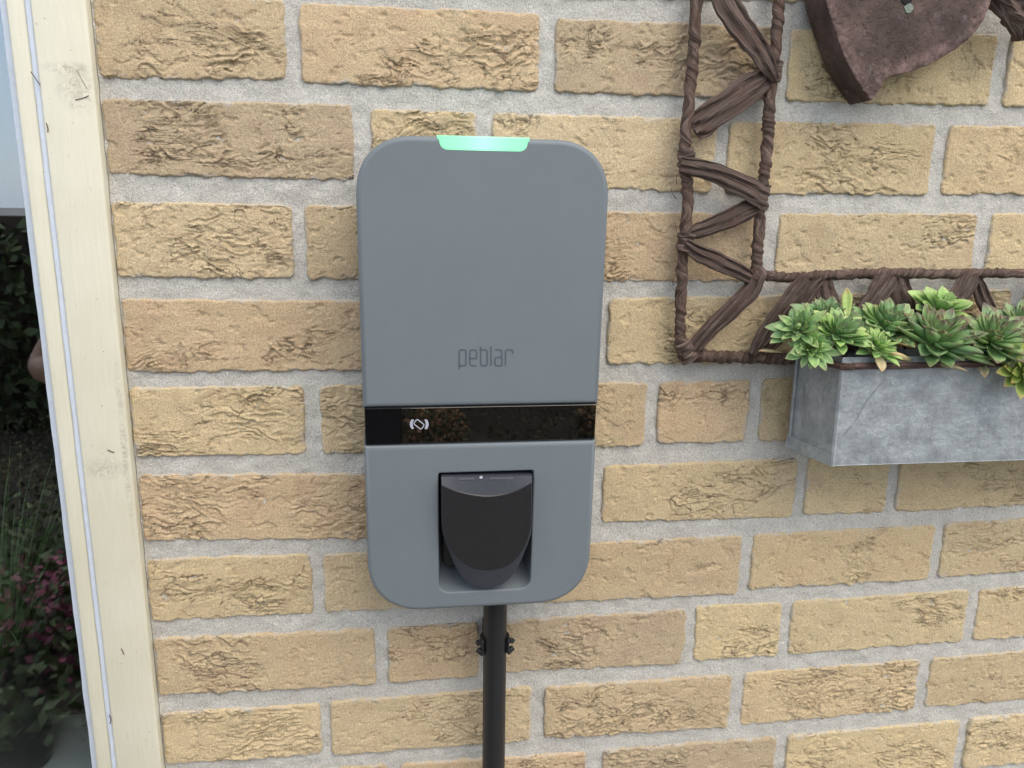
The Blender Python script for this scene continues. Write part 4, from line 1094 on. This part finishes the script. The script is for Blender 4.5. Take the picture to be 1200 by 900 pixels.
# ------------------------------------------------------------------ the person taking the picture, faintly mirrored in the window
def skin(name, V, E, mat, parent, lev=2):
    me = bpy.data.meshes.new(name); me.from_pydata([v[:3] for v in V], E, [])
    o = bpy.data.objects.new(name, me); COL.objects.link(o)
    m = o.modifiers.new('skin', 'SKIN'); m.use_smooth_shade = True
    for k, v in enumerate(V):
        sv_ = me.skin_vertices[0].data[k]; rx = v[3]; sv_.radius = (rx, v[4] if len(v) > 4 else rx); sv_.use_root = (k == 0)
    sm = o.modifiers.new('sub', 'SUBSURF'); sm.levels = lev; sm.render_levels = lev
    dg = bpy.context.evaluated_depsgraph_get(); ev = o.evaluated_get(dg)
    m2 = bpy.data.meshes.new_from_object(ev); bpy.data.objects.remove(o)
    m2.materials.clear()
    return link(name, m2, mat, parent)
M_skin = simple('skin', (.52, .30, .22), .5, grain=60, gs=.08); M_shirt = simple('grey_jersey', (.10, .10, .115), .9, grain=400, gs=.15)
M_jeans = simple('dark_denim', (.022, .026, .04), .9, grain=500, gs=.3); M_hairm = simple('brown_hair', (.05, .03, .02), .6, grain=300, gs=.4); M_shoe = simple('dark_leather', (.02, .018, .016), .5)
pe = empty('person', (-.52, -1.05, 0), 'person in grey shirt and dark jeans, dimly mirrored in the window', 'person')
bx, by = -.52, -1.05
V = [(bx, by, .98, .13, .10), (bx, by, 1.16, .115, .09), (bx, by, 1.34, .13, .09), (bx, by, 1.45, .10, .07), (bx, by+.01, 1.54, .050), (bx+.01, by+.03, 1.62, .062, .075), (bx+.01, by+.035, 1.71, .072, .088), (bx+.01, by+.025, 1.78, .05, .06),
     (bx-.19, by, 1.45, .052), (bx-.33, by+.08, 1.22, .041), (bx-.12, by+.24, 1.29, .030), (bx-.07, by+.265, 1.31, .024, .036),
     (bx+.19, by, 1.45, .052), (bx+.28, by+.10, 1.22, .041), (bx+.400, by+.235, 1.43, .029), (bx+.420, by+.262, 1.48, .022, .034),
     (bx-.09, by, .93, .085), (bx-.10, by+.01, .52, .055), (bx-.11, by-.02, .10, .036), (bx-.115, by+.10, .045, .034),
     (bx+.09, by, .93, .085), (bx+.10, by+.01, .52, .055), (bx+.11, by-.02, .10, .036), (bx+.115, by+.10, .045, .034)]
E_ = [(0, 1), (1, 2), (2, 3), (3, 4), (4, 5), (5, 6), (6, 7), (3, 8), (8, 9), (9, 10), (10, 11), (3, 12), (12, 13), (13, 14), (14, 15), (0, 16), (16, 17), (17, 18), (18, 19), (0, 20), (20, 21), (21, 22), (22, 23)]
def hand(root, d, side, curl):
    d = Vector(d).normalized(); sd2 = Vector(side).normalized(); nrm = d.cross(sd2); p = Vector(V[root][:3])
    for k, (off, ln) in enumerate(((-.027, .062), (-.009, .075), (.009, .080), (.027, .070))):
        b = p+d*.045+sd2*off; c1 = b+d*ln*.5; c2 = c1+(d*(1-curl)+nrm*curl).normalized()*ln*.5
        i0 = len(V); V.extend([(*b, .0095), (*c1, .0085), (*c2, .0070)]); E_.extend([(root, i0), (i0, i0+1), (i0+1, i0+2)])
    b = p+d*.01+sd2*.036; c1 = b+(d*.6+sd2*.7)*.03; c2 = c1+(d+nrm*curl*.6).normalized()*.028
    i0 = len(V); V.extend([(*b, .011), (*c1, .0095), (*c2, .0078)]); E_.extend([(root, i0), (i0, i0+1), (i0+1, i0+2)])
hand(11, (.9, .3, .3), (-.1, .2, .95), .45)
hand(15, (.35, .25, .9), (-.9, .1, .3), .55)
body = skin('body', V, E_, M_skin, pe)
for sx in (-1, 1):
    hc = np.array((bx+.01+sx*.028, by+.112, 1.70)); A = np.linspace(0, 2*PI, 13)[:-1]
    loft('eye', [[hc+np.array((.011*math.sin(t)*math.cos(a), .008*math.cos(t), .008*math.sin(t)*math.sin(a))) for a in A] for t in (.1, .6, 1.1, 1.55)], M_white, pe)
skin('nose', [(bx+.01, by+.108, 1.705, .008), (bx+.01, by+.128, 1.672, .012), (bx+.01, by+.112, 1.664, .010)], [(0, 1), (1, 2)], M_skin, pe)
skin('mouth', [(bx-.012, by+.105, 1.636, .005), (bx+.01, by+.112, 1.636, .007), (bx+.032, by+.105, 1.636, .005)], [(0, 1), (1, 2)], simple('lips', (.40, .17, .15), .5), pe)
for sx in (-1, 1): skin('ear', [(bx+.01+sx*.074, by+.02, 1.715, .010), (bx+.01+sx*.080, by+.012, 1.69, .014), (bx+.01+sx*.074, by+.02, 1.668, .008)], [(0, 1), (1, 2)], M_skin, pe)
skin('hair', [(bx+.01, by+.055, 1.785, .055, .05), (bx+.01, by+.01, 1.79, .075, .06), (bx+.01, by-.035, 1.745, .075, .05), (bx+.01, by-.045, 1.67, .06, .04)], [(0, 1), (1, 2), (2, 3)], M_hairm, pe)
skin('shirt', [(bx, by, .93, .152, .120), (bx, by, 1.16, .137, .108), (bx, by, 1.34, .150, .108), (bx, by, 1.45, .115, .085), (bx, by+.005, 1.505, .062),
               (bx-.19, by, 1.45, .072), (bx-.275, by+.045, 1.305, .066), (bx+.19, by, 1.45, .072), (bx+.243, by+.06, 1.315, .066)], [(0, 1), (1, 2), (2, 3), (3, 4), (3, 5), (5, 6), (3, 7), (7, 8)], M_shirt, pe)
skin('jeans', [(bx, by, .97, .148, .115), (bx-.09, by, .90, .100), (bx-.10, by+.01, .52, .072), (bx-.11, by-.02, .08, .060), (bx+.09, by, .90, .100), (bx+.10, by+.01, .52, .072), (bx+.11, by-.02, .08, .060)],
     [(0, 1), (1, 2), (2, 3), (0, 4), (4, 5), (5, 6)], M_jeans, pe)
for sx in (-1, 1): skin('shoe', [(bx+sx*.11, by-.04, .05, .050), (bx+sx*.113, by+.06, .042, .044), (bx+sx*.116, by+.16, .034, .036)], [(0, 1), (1, 2)], M_shoe, pe)
ph = empty('phone', (CX-.02, CY-.012, 1.50), 'dark smartphone held up by the person before the wall charger', 'phone')
box('phone_case', CX-.052, CX+.024, CY-.020, CY-.0115, 1.435, 1.590, M_black, ph, .003)
loft('lens', [[(CX+.006*math.cos(a), CY-.0117, CZ+.006*math.sin(a)) for a in A], [(CX+.006*math.cos(a), CY-.0105, CZ+.006*math.sin(a)) for a in A]], M_strip, ph)
